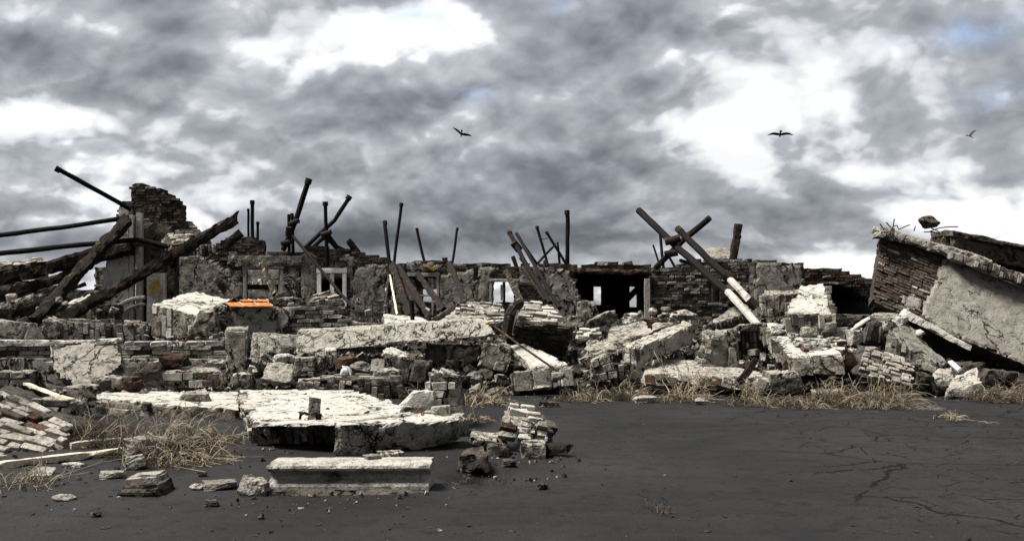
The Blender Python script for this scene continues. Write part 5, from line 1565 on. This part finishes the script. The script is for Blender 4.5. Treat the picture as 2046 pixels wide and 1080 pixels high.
def pole(name, label, pts, r, mat='rust', cat='pipe', group=None, collars=(), tip=None, seg=8, wob=.14):
    P = [P3(*p) for p in pts]
    full = []
    for a, b in zip(P, P[1:]):
        n = max(1, int((b - a).length / .25))
        full += [a.lerp(b, i / n) for i in range(n)]
    full.append(P[-1])
    full = [p + nv(p, .9, len(label)) * .022 + nv(p, 3.0, 2) * .006 for p in full]
    base = min(P, key=lambda p: p.z)
    mb = MB(); tube(mb, full, r, seg, wob=wob)
    if not collars and not tip:
        return tag(mb.build(name, mat, None, base, smooth=False), label, cat, group)
    root = empty(name, base, label, cat, group)
    mb.build('shaft', mat, root)
    d = (P[1] - P[0]).normalized()
    if tip:
        mb = MB(); tube(mb, [P[0] - d * r * .5, P[0] + d * r * 1.6], r * tip, 8); mb.build('end_fitting', 'collar', root)
    for k, (x, y, dd, ang, ln, rr) in enumerate(collars):
        c = P3(x, y, dd)
        v = Vector((math.cos(math.radians(ang)), -.25, math.sin(math.radians(ang)))).normalized() * ln / 2
        mb = MB(); tube(mb, [c - v, c - v * .3, c + v * .3, c + v], rr, 10); mb.build('clamp', 'collar', root)
    return root


def timber(label, a, b, w, h, mat='char', name='charred_timber', rag=None, seed=1.0, cat='timber', mid=None):
    A, B = P3(*a), P3(*b)
    mb = MB(); hexa(mb, beam_corners(A, B, w, h), .08, .12 * min(w, h), .16 * min(w, h), .06, seed + a[0] * .01, 0, rag or {'l': .04, 'r': .06}, 70)
    return tag(mb.build(name, mat, None, min(A, B, key=lambda p: p.z)), label, cat)


pole('pipe', 'thick pipe jutting up and left from the top of the tower stump into the sky', [(113, 337, 22.6), (262, 418, 23.6)], .062, tip=1.25)
pole('pipe', 'upper of the two pipes running level from the left edge to the tower stump', [(-60, 477, 22.0), (120, 455, 22.8), (258, 434, 23.4)], .062)
pole('pipe', 'lower of the two pipes running level from the left edge to the tower window posts', [(-60, 512, 21.6), (130, 492, 22.4), (272, 479, 23.3), (335, 492, 23.5)], .066)
timber('stout charred beam leaning from the ground up to the tower stump', (62, 648, 20.6), (262, 432, 23.4), .26, .26, seed=2)
timber('charred beam sloping from the row of bricks on edge up past the tilted dark block', (112, 645, 20.2), (486, 428, 22.4), .24, .24, seed=3)
timber('black sagging timber between the left edge and the tower window posts', (-40, 566, 23.6), (272, 492, 23.6), .3, .36, seed=4)
timber('charred rafter low at the left edge, below the black sagging timber', (-40, 600, 22.4), (160, 545, 23.0), .22, .24, seed=5)
timber('second charred rafter low at the left edge, on the dark slab', (-40, 640, 21.8), (130, 574, 22.6), .2, .2, seed=6)
timber('thin charred lath across the dark slab at the left edge', (10, 618, 22.0), (175, 566, 22.6), .1, .1, seed=7)
timber('short jagged charred stub rising behind the tilted dark block', (444, 494, 25.0), (486, 462, 25.2), .14, .24, seed=8, rag={'r': .12})
for lab, pts, r, tip in (
        ('tallest of the three thin pipes standing together above the lintel, with a rounded top', [(504, 402, 26.5), (504, 490, 26.5)], .055, 1.35),
        ('thin pipe standing just left of the tallest of the three', [(496, 418, 26.6), (496, 490, 26.6)], .036, 1.2),
        ('shortest of the three thin pipes standing together above the lintel', [(515, 444, 26.5), (515, 490, 26.5)], .04, 1.3),
        ('slender pipe with a knob on top, leaning right above the bare wall between two windows', [(802, 407, 26.4), (787, 530, 26.2)], .045, 1.4),
        ('slender pipe leaning left, before the wall between two windows', [(769, 443, 26.0), (782, 560, 25.5)], .055, 1.2),
        ('thin pipe leaning left above the third window', [(833, 457, 26.6), (849, 525, 26.4)], .042, 1.15),
        ('thin pipe leaning right above the wall between third and fourth window', [(914, 456, 26.6), (903, 530, 26.4)], .038, 1.1),
        ('lone upright pipe with a bent cap, left of the black doorway', [(1133, 422, 26.4), (1134, 535, 26.4)], .062, 1.3),
        ('thin pipe with a wire tied to it, left of the lone upright pipe', [(1073, 453, 26.4), (1094, 530, 26.3)], .04, 1.4),
        ('thin pipe leaning over to the left beside the lone upright pipe', [(1092, 464, 26.5), (1131, 528, 26.4)], .04, 1.2),
        ('thin upright rod behind the crossed pipes', [(1318, 455, 26.8), (1326, 540, 26.6)], .045, None),
        ('thin pale rod left of the crossed pipes', [(1305, 489, 26.8), (1319, 535, 26.6)], .03, None),
        ('thin rod leaning left at the foot of the crossed pipes', [(1331, 503, 26.6), (1351, 537, 26.5)], .04, None),
        ('short pipe end poking from the wall under the crossed pipes', [(1360, 520, 25.0), (1384, 527, 25.6)], .05, None),
        ('short leaning stub on the wall left of the twin rusty pipes', [(1025, 512, 26.4), (1033, 535, 26.3)], .06, None)):
    pole('pipe', lab, pts, r, tip=tip)
pole('pipe', 'bent thin pipe forming a peak left of the lone upright pipe', [(1118, 533, 26.3), (1114, 483, 26.3), (1090, 508, 26.2), (1070, 532, 26.2)], .036)
mb = MB(); tube(mb, [P3(1077, 475, 26.2), P3(1086, 478, 26.2), P3(1094, 475, 26.2)], .014, 5); tag(mb.build('wire', 'rebar', None, P3(1077, 475, 26.2)), 'twist of wire tied round the thin pipe above the wall', 'wire')
pole('clamped_pipe', 'thick tall pipe with a knob and clamps leaning right above the first two windows', [(617, 359, 25.8), (594, 432, 25.9), (582, 462, 26.0), (566, 500, 26.1)], .078,
     collars=((588, 444, 25.75, 20, .30, .075), (577, 462, 25.8, 80, .26, .10), (572, 484, 25.85, 10, .30, .075)), tip=1.3)
pole('pipe', 'short upright pipe just left of the thick clamped pipe', [(577, 428, 26.1), (579, 512, 26.1)], .045)
pole('pipe', 'upright thin pipe tight behind the thick clamped pipe', [(583, 426, 26.3), (586, 512, 26.2)], .05)
pole('pipe', 'long thin pipe slanting down right across the white-framed window', [(582, 468, 25.8), (644, 543, 24.6), (706, 616, 22.8)], .045)
pole('clamped_pipe', 'upright pipe with a knob and a clamp above the white-framed window', [(650, 405, 25.8), (654, 532, 25.8)], .055, collars=((652, 466, 25.65, 15, .30, .075),), tip=1.5)
pole('pipe', 'thick pipe with a knobbed end, bent at the middle and leaning right', [(698, 393, 26.4), (668, 440, 26.5), (655, 452, 26.5), (610, 494, 26.6)], .062, tip=1.45)
pole('pipe', 'stout brace leaning left at the foot of the upright clamped pipe', [(650, 470, 26.2), (624, 496, 26.3)], .06)
pole('pipe', 'stout brace leaning right at the foot of the upright clamped pipe', [(653, 468, 26.2), (678, 502, 26.3)], .08)
pole('pipe', 'thin rod lying behind the stout right-hand brace', [(648, 478, 26.4), (692, 500, 26.5)], .035)
timber('short charred stub on the wall top right of the braces', (694, 478, 26.2), (718, 508, 26.2), .16, .18, seed=9, rag={'l': .1})
# rusty timbers and laths leaning against the front
timber('charred timber with worn paint leaning in the first window corner', (427, 545, 25.6), (468, 606, 22.5), .14, .2, 'charwhite', seed=10)
timber('dark rafter with yellow scrapes leaning across the first window', (522, 526, 25.6), (552, 592, 23.0), .13, .16, 'charwhite', seed=11)
timber('dark lath leaning left from the wall between second and third window', (777, 545, 25.7), (768, 630, 22.5), .06, .06, 'charwhite', 'lath', seed=12, cat='lath')
timber('pale lath leaning right from the wall between second and third window', (779, 548, 25.6), (794, 630, 22.5), .06, .06, 'plank', 'lath', seed=13, cat='lath')
timber('grey lath nearest the third window, tall and steep', (772, 575, 25.4), (772, 626, 22.8), .05, .05, 'greywood', 'lath', seed=14, cat='lath')
timber('stout rusty rafter leaning left of the third window', (783, 526, 25.8), (822, 636, 22.0), .18, .2, seed=15)
timber('long rusty rafter slanting down across the left part of the third window', (796, 532, 25.7), (860, 636, 21.4), .13, .16, seed=16)
timber('narrow rusty rafter close beside the stout one', (800, 540, 25.6), (836, 632, 21.8), .09, .12, seed=17)
timber('rusty rafter crossing the third window towards its right jamb', (834, 546, 25.5), (888, 620, 21.5), .12, .16, seed=18)
timber('rusty rafter leaning on the plaster between third and fourth window', (897, 524, 25.7), (930, 605, 21.6), .12, .16, seed=19)
timber('rusty rafter leaning across the fourth window towards the layered bricks', (1010, 540, 25.6), (1044, 608, 20.5), .11, .15, 'charwhite', seed=20)
pole('post', 'thin rusty post standing on the smooth white slab', [(822, 600, 19.4), (824, 648, 19.4)], .05, cat='post')
pole('pipe', 'left of the twin rusty pipes leaning down to the layered bricks', [(1018, 464, 26.0), (1056, 535, 24.0), (1100, 606, 20.8)], .062, 'rust', collars=((1032, 492, 25.3, 130, .3, .11),), tip=1.25)
pole('pipe', 'right of the twin rusty pipes leaning down to the layered bricks', [(1032, 466, 26.1), (1070, 532, 24.2), (1118, 614, 20.6)], .048, 'rust')
pole('pipe', 'thin rod branching right from the twin rusty pipes', [(1046, 488, 25.6), (1073, 528, 25.6)], .04)
timber('short rusty spur branching left of the twin pipes', (1040, 514, 25.4), (1062, 542, 24.6), .1, .12, seed=21)
timber('rusty lath beneath the twin pipes', (1045, 532, 25.3), (1096, 604, 20.9), .12, .14, seed=22)
# the crossed pipes at the right
pole('crossed_pipe', 'longest of the crossed pipes, its lower half flaky white, running down to the rubble-topped slab', [(1276, 420, 24.6), (1350, 490, 23.0), (1457, 586, 20.4)], .095, 'rust', collars=((1344, 479, 22.9, 15, .40, .10),), wob=.12)
pole('painted_pipe', 'flaky white lower length of the longest crossed pipe', [(1454, 583, 20.35), (1518, 652, 18.4)], .085, 'whitepipe', wob=.08)
pole('crossed_pipe', 'second crossed pipe, capped at the top and leaning the same way as the longest', [(1356, 458, 24.8), (1420, 522, 23.4), (1458, 556, 22.6)], .095, 'rust', tip=1.08, wob=.1)
pole('painted_pipe', 'flaky white lower length of the second crossed pipe', [(1456, 554, 22.55), (1504, 608, 20.8)], .088, 'whitepipe', collars=((1455, 553, 22.5, -45, .2, .14), (1504, 606, 20.8, -45, .26, .12)), wob=.08)
pole('crossed_pipe', 'crossed pipe leaning the other way, pointing up to the right', [(1418, 435, 24.0), (1364, 482, 24.6), (1310, 534, 25.6)], .085, 'char', collars=((1341, 506, 24.5, 10, .36, .10),), wob=.14)
timber('black upright squared timber on the wall beside the pale rounded boulder', (1463, 520, 26.4), (1477, 447, 26.6), .24, .2, seed=23, rag={'r': .05})

# ------------------------------------------------------------------ loose rubble


def plane_hit(px, py, a, b, c):
    n = (b - a).cross(c - a)
    o = Vector((0, 0, EYE))
    v = P3(px, py, 1.0) - o
    return o + v * ((a - o).dot(n) / v.dot(n))


def scatter(name, label, group, poly, n, size, mats, where, seed, cat='rubble'):
    r = random.Random(seed)
    n = int(n * .72)
    xs, ys = [p[0] for p in poly], [p[1] for p in poly]
    k = 0
    tries = 0
    while k < n and tries < 4000:
        tries += 1
        px, py = r.uniform(min(xs), max(xs)), r.uniform(min(ys), max(ys))
        if not inpoly(poly, px, py):
            continue
        p = where(px, py, r)
        s = r.uniform(*size) * (r.random() * .5 + .6)
        w = s * p.y / FPX
        m = r.choice(mats)
        brickish = r.random() < .45 and m in ('brick_pale', 'brick_red', 'white')
        o = bpy.data.objects.new(name, r.choice(BR[m]) if brickish else r.choice(ST[m]))
        COL.objects.link(o)
        h = w * (r.uniform(.3, .45) if brickish else r.uniform(.4, .8))
        o.location = p + Vector((0, 0, h * .32))
        o.scale = (w, w * r.uniform(.5, .9), h)
        o.rotation_euler = (r.uniform(-.35, .35), r.uniform(-.35, .35), r.uniform(0, 6.28))
        adj = {'brick_pale': 'pale', 'white': 'white', 'concrete': 'grey', 'darkstone': 'dark', 'plaster': 'dull grey', 'brick_red': 'reddish'}[m]
        tag(o, ('long ' if brickish else 'chunky ') + adj + ' ' + label, cat, group)
        k += 1


ground = lambda px, py, r: hit(px, py)
at = lambda a, b: (lambda px, py, r: P3(px, py, r.uniform(a, b)))
PALE = ('brick_pale', 'white', 'concrete', 'brick_pale')
MIXD = ('brick_pale', 'darkstone', 'concrete', 'plaster', 'brick_pale', 'brick_red')
_a, _b, _c = P3(1576, 710, 16.0), P3(1688, 706, 16.0), P3(1604, 648, 18.25)
scatter('brick_fragment', 'brick bit lying on top of the rubble-strewn white slab', 'fragments on the rubble-topped slab', [(1530, 650), (1570, 668), (1650, 660), (1686, 664), (1684, 690), (1600, 702)], 40, (9, 27), ('brick_pale', 'white', 'brick_pale', 'brick_red', 'concrete'), lambda x, y, r: plane_hit(x, y, _a, _b, _c), 1)
scatter('brick_fragment', 'broken brick in the heap above the big squared beam', 'fragments above the squared beam', [(1268, 628), (1330, 618), (1392, 634), (1388, 646), (1290, 684), (1262, 670)], 38, (10, 26), ('brick_pale', 'white', 'brick_red', 'concrete'), at(18.6, 20), 2)
scatter('brick_fragment', 'broken brick in the heap left of the big squared beam', 'fragments left of the squared beam', [(1138, 660), (1200, 650), (1240, 690), (1250, 770), (1150, 770)], 48, (10, 26), MIXD, ground, 3)
scatter('brick_fragment', 'broken brick in the shade under the long beam', 'fragments under the long beam', [(500, 722), (870, 724), (880, 792), (510, 792)], 64, (10, 28), MIXD, ground, 4)
scatter('brick_fragment', 'broken brick between the rubble-topped slab and the tilted house wall', 'fragments below the tilted house wall', [(1690, 650), (1760, 640), (1850, 730), (1880, 780), (1700, 760)], 36, (10, 26), MIXD, ground, 5)
scatter('brick_fragment', 'broken brick behind the low wall and before the white-topped slab', 'fragments behind the low wall', [(290, 668), (455, 664), (455, 690), (290, 690)], 26, (9, 22), PALE, at(18.2, 18.7), 6)
scatter('brick_fragment', 'broken brick around the fanned bricks in mid heap', 'fragments around the fanned bricks', [(1390, 650), (1540, 640), (1560, 740), (1400, 740)], 40, (9, 24), MIXD, ground, 7)
scatter('brick_fragment', 'broken brick under the charred beams at far left', 'fragments under the charred beams', [(5, 600), (230, 590), (230, 660), (5, 650)], 34, (10, 26), MIXD, at(20.8, 22.5), 8)
scatter('brick_fragment', 'broken brick along the foot of the windowed house front', 'fragments along the house front', [(590, 600), (1160, 606), (1160, 652), (760, 640), (590, 625)], 34, (8, 20), MIXD, at(21, 24), 9)
scatter('brick_fragment', 'broken brick on the mud at the right end of the flat slab', 'fragments at the slab end', [(862, 830), (950, 830), (950, 894), (915, 896)], 16, (8, 22), ('brick_pale', 'darkstone', 'concrete'), ground, 10)
scatter('brick_fragment', 'broken brick between the low wall and the dry bush at left', 'fragments before the low wall', [(180, 742), (500, 742), (500, 792), (180, 800)], 22, (9, 22), MIXD, ground, 11)
scatter('brick_fragment', 'broken brick by the upper edge of the slanting brick panel', 'fragments by the slanting brick panel', [(5, 770), (150, 775), (160, 850), (120, 850)], 18, (10, 24), MIXD, at(10.8, 12), 12)
scatter('mud_chip', 'chip of stone lying flat on the open mud', 'chips on the open mud', [(20, 950), (500, 930), (520, 1060), (20, 1060)], 16, (5, 15), ('brick_pale', 'darkstone', 'darkstone'), ground, 13, 'chip')


def rubble_stuff():
    r = random.Random(5)
    mb = MB()
    names = ['rubble', 'brick_pale', 'darkstone', 'brick_red', 'concrete']
    tiny = []
    for i in range(10):
        bm = bmesh.new()
        for k in range(9):
            bm.verts.new((r.uniform(-.5, .5), r.uniform(-.5, .5), r.uniform(-.5, .5)))
        h = bmesh.ops.convex_hull(bm, input=bm.verts)
        bmesh.ops.delete(bm, geom=[g for g in h['geom_interior'] if isinstance(g, bmesh.types.BMVert)], context='VERTS')
        bm.verts.index_update()
        tiny.append(([v.co.copy() for v in bm.verts], [tuple(v.index for v in f.verts) for f in bm.faces]))
        bm.free()
    for i in range(15000):
        y = 16 + 10 * r.random() ** 1.4
        x = r.uniform(-.62, .62) * y
        if x > .43 * y and y < 19: 
            continue
        z = mound_h(x, y)
        if z < .0:
            continue
        s = .035 + .17 * r.random() ** 2.2
        vs, fs = r.choice(tiny)
        M = Matrix.Translation((x, y, z + s * .2)) @ Euler((r.uniform(0, 6), r.uniform(0, 6), r.uniform(0, 6))).to_matrix().to_4x4() @ Matrix.Diagonal((s, s * r.uniform(.5, 1), s * r.uniform(.3, .8), 1))
        mb.add([M @ v for v in vs], fs, r.choices(range(5), (.42, .16, .30, .05, .07))[0])
    for i in range(1500):                                # thicker heaps of broken brick between the big pieces
        x0, x1, d0, d1 = r.choice(((505, 870, 16.2, 18.2), (1130, 1262, 16.4, 20), (1385, 1560, 16.4, 20.5), (1690, 1860, 16.2, 18.2), (190, 500, 14.6, 17.2), (860, 1010, 16.2, 17.6), (1262, 1400, 18.5, 21)))
        y = r.uniform(d0, d1)
        x = (r.uniform(x0, x1) - CX) * y / FPX
        z = max(mound_h(x, y), 0)
        s = .07 + .17 * r.random() ** 2
        M = Matrix.Translation((x, y, z + s * r.uniform(0, .5))) @ Euler((r.uniform(0, 6), r.uniform(-.7, .7), r.uniform(0, 6))).to_matrix().to_4x4() @ Matrix.Diagonal((s * 1.3, s * r.uniform(.5, .9), s * r.uniform(.3, .6), 1))
        if r.random() < .5:
            me = r.choice(BR['brick_pale'])
            vs, fs = [v.co for v in me.vertices], [tuple(p.vertices) for p in me.polygons]
        else:
            vs, fs = r.choice(tiny)
        mb.add([M @ v for v in vs], fs, r.choices(range(5), (.12, .42, .2, .08, .18))[0])
    tag(mb.build('small_rubble', names), kind='stuff')
    mb = MB()
    for i in range(2600):
        if r.random() < .62:
            y = 15.2 + abs(r.gauss(0, .8)); x = r.uniform(-.45, .6) * y
        else:
            x, y = r.choice(((r.uniform(-3.3, -.6), r.uniform(8.8, 12.5)), (r.uniform(-.6, .7), r.uniform(8.3, 11)), (r.uniform(-6, -3.8), r.uniform(8, 11.5)), (r.uniform(-2.3, -.7), r.gauss(7.6, .3))))
        s = .012 + .07 * r.random() ** 4
        vs, fs = r.choice(tiny)
        M = Matrix.Translation((x, y, max(mud_h(x, y), mound_h(x, y)) + s * .15)) @ Euler((r.uniform(0, 6), r.uniform(0, 6), r.uniform(0, 6))).to_matrix().to_4x4() @ Matrix.Diagonal((s, s * r.uniform(.5, 1), s * r.uniform(.3, .8), 1))
        mb.add([M @ v for v in vs], fs, r.choices(range(5), (.3, .22, .34, .04, .10))[0])
    pa, pb, pc = P3(500, 852, 10.1), P3(915, 838, 9.95), P3(474, 777, 14.2)
    for i in range(170):
        px, py = r.uniform(490, 900), 780 + 66 * r.random() ** .6
        if px > 700 + (py - 777) * 3.2 or (i > 110 and px < 700):
            continue
        p = plane_hit(px, py, pa, pb, pc)
        s = .015 + .07 * r.random() ** 3
        vs, fs = r.choice(tiny)
        M = Matrix.Translation(p + Vector((0, 0, .015))) @ Euler((r.uniform(0, .5), r.uniform(0, .5), r.uniform(0, 6))).to_matrix().to_4x4() @ Matrix.Diagonal((s, s * r.uniform(.5, 1), s * r.uniform(.3, .7), 1))
        mb.add([M @ v for v in vs], fs, r.choices(range(5), (.2, .2, .4, .08, .12))[0])
    tag(mb.build('loose_chips', names), kind='stuff')
    mb = MB()
    for i in range(4500):
        y = 5.6 + 11 * r.random() ** 1.5
        x = r.uniform(-.62, .62) * y
        if r.random() > .35 + .65 * mn.noise(Vector((x * .6, y * .6, 2))) + (.3 if x < 0 else 0):
            continue
        s = .008 + .035 * r.random() ** 4
        vs, fs = r.choice(tiny)
        M = Matrix.Translation((x, y, mud_h(x, y) + s * .1)) @ Euler((0, 0, r.uniform(0, 6))).to_matrix().to_4x4() @ Matrix.Diagonal((s * 1.4, s, s * .5, 1))
        mb.add([M @ v for v in vs], fs, r.choices((0, 1), (.97, .03))[0])
    tag(mb.build('mud_crumbs', ['black', 'brick_pale']), kind='stuff')


rubble_stuff()

# ------------------------------------------------------------------ dry bushes and twigs


def stalk(mb, p, d, ln, r, droop, rnd, mat, n=5, forks=2, lev=0, curl=.35):
    pts = [p.copy()]
    d = d.normalized()
    q = p.copy()
    for i in range(n):
        d = (d + Vector((rnd.gauss(0, curl), rnd.gauss(0, curl), rnd.gauss(0, curl) * .7 - droop * (i + 1) / n))).normalized()
        q = q + d * (ln / n)
        if q.z < .012:
            q.z = .012 + rnd.random() * .01
            d.z = abs(d.z) * .2
        pts.append(q.copy())
    tube(mb, pts, r, 3, mat, taper=.35, cap=False)
    if lev < 2 and forks:
        for k in range(forks):
            i = rnd.randrange(1, n)
            dd = (pts[i + 1] - pts[i]).normalized() + Vector((rnd.gauss(0, .6), rnd.gauss(0, .6), rnd.gauss(0, .4)))
            stalk(mb, pts[i], dd, ln * rnd.uniform(.3, .6), r * .65, droop, rnd, mat, 4, forks - 1, lev + 1, curl)


def bush(label, x0, x1, ytop, ybase, n, seed, pale=.5, droop=.55, rr=.006, lie=.3, group='dry bushes along the mud', cat='dry bush', name='dry_bush', spread=1.0, dark='twig', d=None):
    rnd = random.Random(seed)
    g = hit((x0 + x1) / 2, ybase) if d is None else P3((x0 + x1) / 2, ybase, d)
    k = g.y / FPX
    W, H = (x1 - x0) * k, (ybase - ytop) * k
    root = empty(name, g, label, cat, group)
    n = int(n * 1.5)
    a, b = MB(), MB()
    roots = max(1, int(W / max(.25, H * 1.1)))
    for i in range(n):
        ri = rnd.randrange(roots)
        cx = g.x + ((ri + .5) / roots - .5) * W * .8 + rnd.gauss(0, .04 + .12 * W / roots)
        cy = g.y + rnd.gauss(0, .10 + H * .15)
        cz = max(mound_h(cx, cy), mud_h(cx, cy), 0.0) if d is None else g.z
        isp = rnd.random() < pale
        az = rnd.uniform(0, 6.283)
        el = rnd.uniform(.15, 1.35) if isp else rnd.uniform(.0, .9)
        dv = Vector((math.cos(az) * math.cos(el) * spread, math.sin(az) * math.cos(el) * .6, math.sin(el)))
        ln = (H * rnd.uniform(.7, 1.35)) if isp else (max(H, .18) * rnd.uniform(.4, .95))
        stalk(a if isp else b, Vector((cx, cy, cz + .005)), dv, ln, rr * (rnd.uniform(.7, 1.3) if isp else rnd.uniform(.7, 1.05)), droop * rnd.uniform(.5, 1.4), rnd, 0, 6 if isp else 5, 2, 0, .22 if isp else .34)
    if a.v: a.build('branches', 'branch', root)['kind'] = 'stuff'
    if b.v: b.build('twigs', dark, root)['kind'] = 'stuff'
    return root


bush('large tangled pale bush sprawling behind the pale stump-like stone', 235, 440, 806, 912, 330, 1, .30, .5, .0055)
bush('brown matted bush at the left between the slanting panel and the large pale bush', 150, 262, 796, 884, 330, 2, .06, .35, .005)
bush('low tangle at the right of the large pale bush, reaching to the flat slab', 400, 476, 835, 884, 110, 3, .25, .6, .005)
bush('pale tangle drooping in front of the large bush over the mud', 300, 420, 874, 926, 130, 4, .25, .8, .005)
bush('sparse pale twigs at the left edge above the mud', 0, 120, 918, 968, 26, 5, .8, .4, .0055)
bush('fan of pale stiff branches by the wall stump', 926, 1000, 766, 808, 46, 6, .7, .3, .010)
bush('low brown tangle right of the fan by the wall stump', 985, 1036, 786, 810, 70, 7, .2, .7, .005)
bush('small brown tuft right of the flat slab end', 935, 985, 816, 842, 60, 8, .2, .5, .006)
bush('dark tuft growing between the flat slab and the brick ridge', 808, 858, 768, 806, 50, 9, .35, .3, .007, d=13.0)
bush('pale drooping bush at the left end of the grass strip', 1122, 1215, 758, 800, 170, 10, .28, .8, .0055)
bush('dense brown bush in the grass strip beside the flat slab', 1210, 1302, 752, 798, 200, 11, .18, .6, .0055)
bush('tall sparse bush with upright pale stems before the long flat slab', 1310, 1432, 722, 792, 60, 12, .8, .2, .010)
bush('matted brown grass below the middle of the long flat slab', 1300, 1420, 770, 800, 110, 13, .2, .7, .005)
bush('dense drooping grass at the right end of the long flat slab', 1452, 1560, 756, 806, 260, 14, .25, .7, .0052)
bush('low brown grass between the slab end and the round grey block', 1548, 1640, 772, 812, 210, 15, .3, .8, .005)
bush('tan bush in front of the reddish rock', 1620, 1712, 742, 806, 260, 16, .2, .5, .0052)
bush('bush with long bright stems before the small brick panel', 1700, 1832, 742, 812, 210, 17, .3, .45, .0052)
bush('matted tan grass in front of the bush with long bright stems', 1680, 1836, 782, 815, 240, 18, .2, .9, .005)
bush('dense tan bush at the right edge below the tilted house wall', 1945, 2070, 748, 802, 320, 19, .22, .5, .0052)
bush('small pale tuft alone on the cracked mud near the right edge', 1878, 1922, 806, 838, 18, 20, .95, .8, .005)
bush('tiny flat tuft alone on the mud right of the wall stump', 1078, 1120, 800, 812, 26, 21, .3, .8, .006)
bush('tiny dark twig standing in the open mud at the bottom', 1296, 1326, 992, 1020, 12, 22, .0, .1, .004, dark='twigdark')
bush('dark twigs at the right of the waterlogged hole rim', 896, 935, 950, 968, 9, 23, .4, .5, .003, dark='twigdark')

for lab, pts, r in (('long pale twig running from the left mud up to the pale bush', [(25, 974), (110, 958), (200, 928), (262, 920), (410, 946)], .007),
                    ('shorter pale twig lying below the long one on the left mud', [(60, 972), (130, 956), (185, 946)], .006),
                    ('thin dark twig in front of the flat dark chip', [(185, 962), (240, 956), (310, 940), (400, 940)], .005),
                    ('forked pale branch hanging out of the large bush to the right', [(366, 812), (380, 838), (412, 868), (440, 895)], .009),
                    ('bare twig standing up from the plank at left', [(116, 912), (118, 895), (117, 880)], .005)):
    P = [hit(x, y) + Vector((0, 0, .02)) if y > 900 else P3(x, y, 10.3) for x, y in pts]
    full = []
    for a, b in zip(P, P[1:]):
        full += [a.lerp(b, t / 4) + Vector((R.gauss(0, .006), R.gauss(0, .006), abs(R.gauss(0, .006)))) for t in range(4)]
    mb = MB(); tube(mb, full + [P[-1]], r, 4, taper=.4)
    tag(mb.build('long_twig', 'branch' if 'pale' in lab or 'shorter' in lab else 'twig', None, P[0]), lab, 'twig')

# ------------------------------------------------------------------ birds


def bird(label, px, py, d, span, roll, pitch, lift, fold, yaw, seed):
    """one continuous body: fuselage with head and tail, and two bent wings growing out of its shoulders"""
    vs, fs = [], []
    prof = [(-.30, .002, .06), (-.22, .008, .055), (-.13, .03, .035), (-.02, .052, .05), (.08, .050, .05), (.15, .028, .03), (.19, .032, .032), (.23, .022, .022), (.27, .004, .004)]
    n = 8
    for y, rz, rx in prof:
        for k in range(n):
            a = 2 * math.pi * k / n
            vs.append(Vector((rx * math.cos(a), y, rz * math.sin(a))))
    for i in range(len(prof) - 1):
        for k in range(n):
            k2 = (k + 1) % n
            fs.append((i * n + k, i * n + k2, (i + 1) * n + k2, (i + 1) * n + k))
    fs.append(tuple(range(n))[::-1]); fs.append(tuple(range((len(prof) - 1) * n, len(prof) * n)))
    for s in (-1, 1):
        st = [(.03, .10, -.06, .0), (.16, .13, -.07, lift * .5), (.30, .12 , -.06, lift * .85), (.42, .08, -.07, lift * (1 - fold * .4)), (.52, .02, -.07, lift * (1 - fold)), (.56, -.03, -.06, lift * (1 - fold * 1.25))]
        o = len(vs)
        for x, y0, y1, z in st:
            th = .012 * (1 - x)
            vs += [Vector((s * x, y0, z + th)), Vector((s * x, y1, z)), Vector((s * x, y0, z - th))]
        for i in range(len(st) - 1):
            for k in range(3):
                k2 = (k + 1) % 3
                q = (o + i * 3 + k, o + i * 3 + k2, o + i * 3 + 3 + k2, o + i * 3 + 3 + k)
                fs.append(q if s > 0 else q[::-1])
        for f in range(5):                                # spread primaries at the wing tip
            x, y0, y1, z = st[4 if f < 3 else 5]
            a = math.radians(20 - f * 22)
            b0 = Vector((s * x, y0 - (y0 - y1) * f / 5, z)); tip = b0 + Vector((s * math.cos(a) * .14, math.sin(a) * .14, -.02 * fold))
            o2 = len(vs)
            vs += [b0 + Vector((0, .012, .004)), b0 + Vector((0, -.016, 0)), tip, b0 + Vector((0, 0, -.006))]
            fs += [(o2, o2 + 1, o2 + 2), (o2 + 1, o2 + 3, o2 + 2), (o2 + 3, o2, o2 + 2)]
    mb = MB()
    M = Euler((pitch, roll, yaw), 'YXZ').to_matrix()
    c = P3(px, py, d)
    mb.add([c + M @ v * (span / 1.3) for v in vs], fs)
    tag(mb.build('bird', 'bird', None, c), label, 'bird', 'birds gliding over the ruins')


R_ = math.radians
bird('dark bird gliding with one wing low, above the middle of the ruins', 922, 267, 36, .92, R_(30), R_(-34), .14, .1, R_(8), 1)
bird('largest dark bird, wings spread in a flat arch before the bright cloud', 1559, 268, 36, 1.08, R_(2), R_(-26), .07, 1.6, R_(-10), 2)
bird('small dark bird with wings raised, near the right edge of the sky', 1938, 272, 40, .72, R_(-35), R_(35), .26, -.2, R_(40), 3)

finish_bricks()
for o in bpy.data.objects:
    for k in ('_o', '_c'):
        if k in o:
            del o[k]
    if o.parent is None and 'label' in o and 'kind' not in o:
        o['kind'] = 'thing'
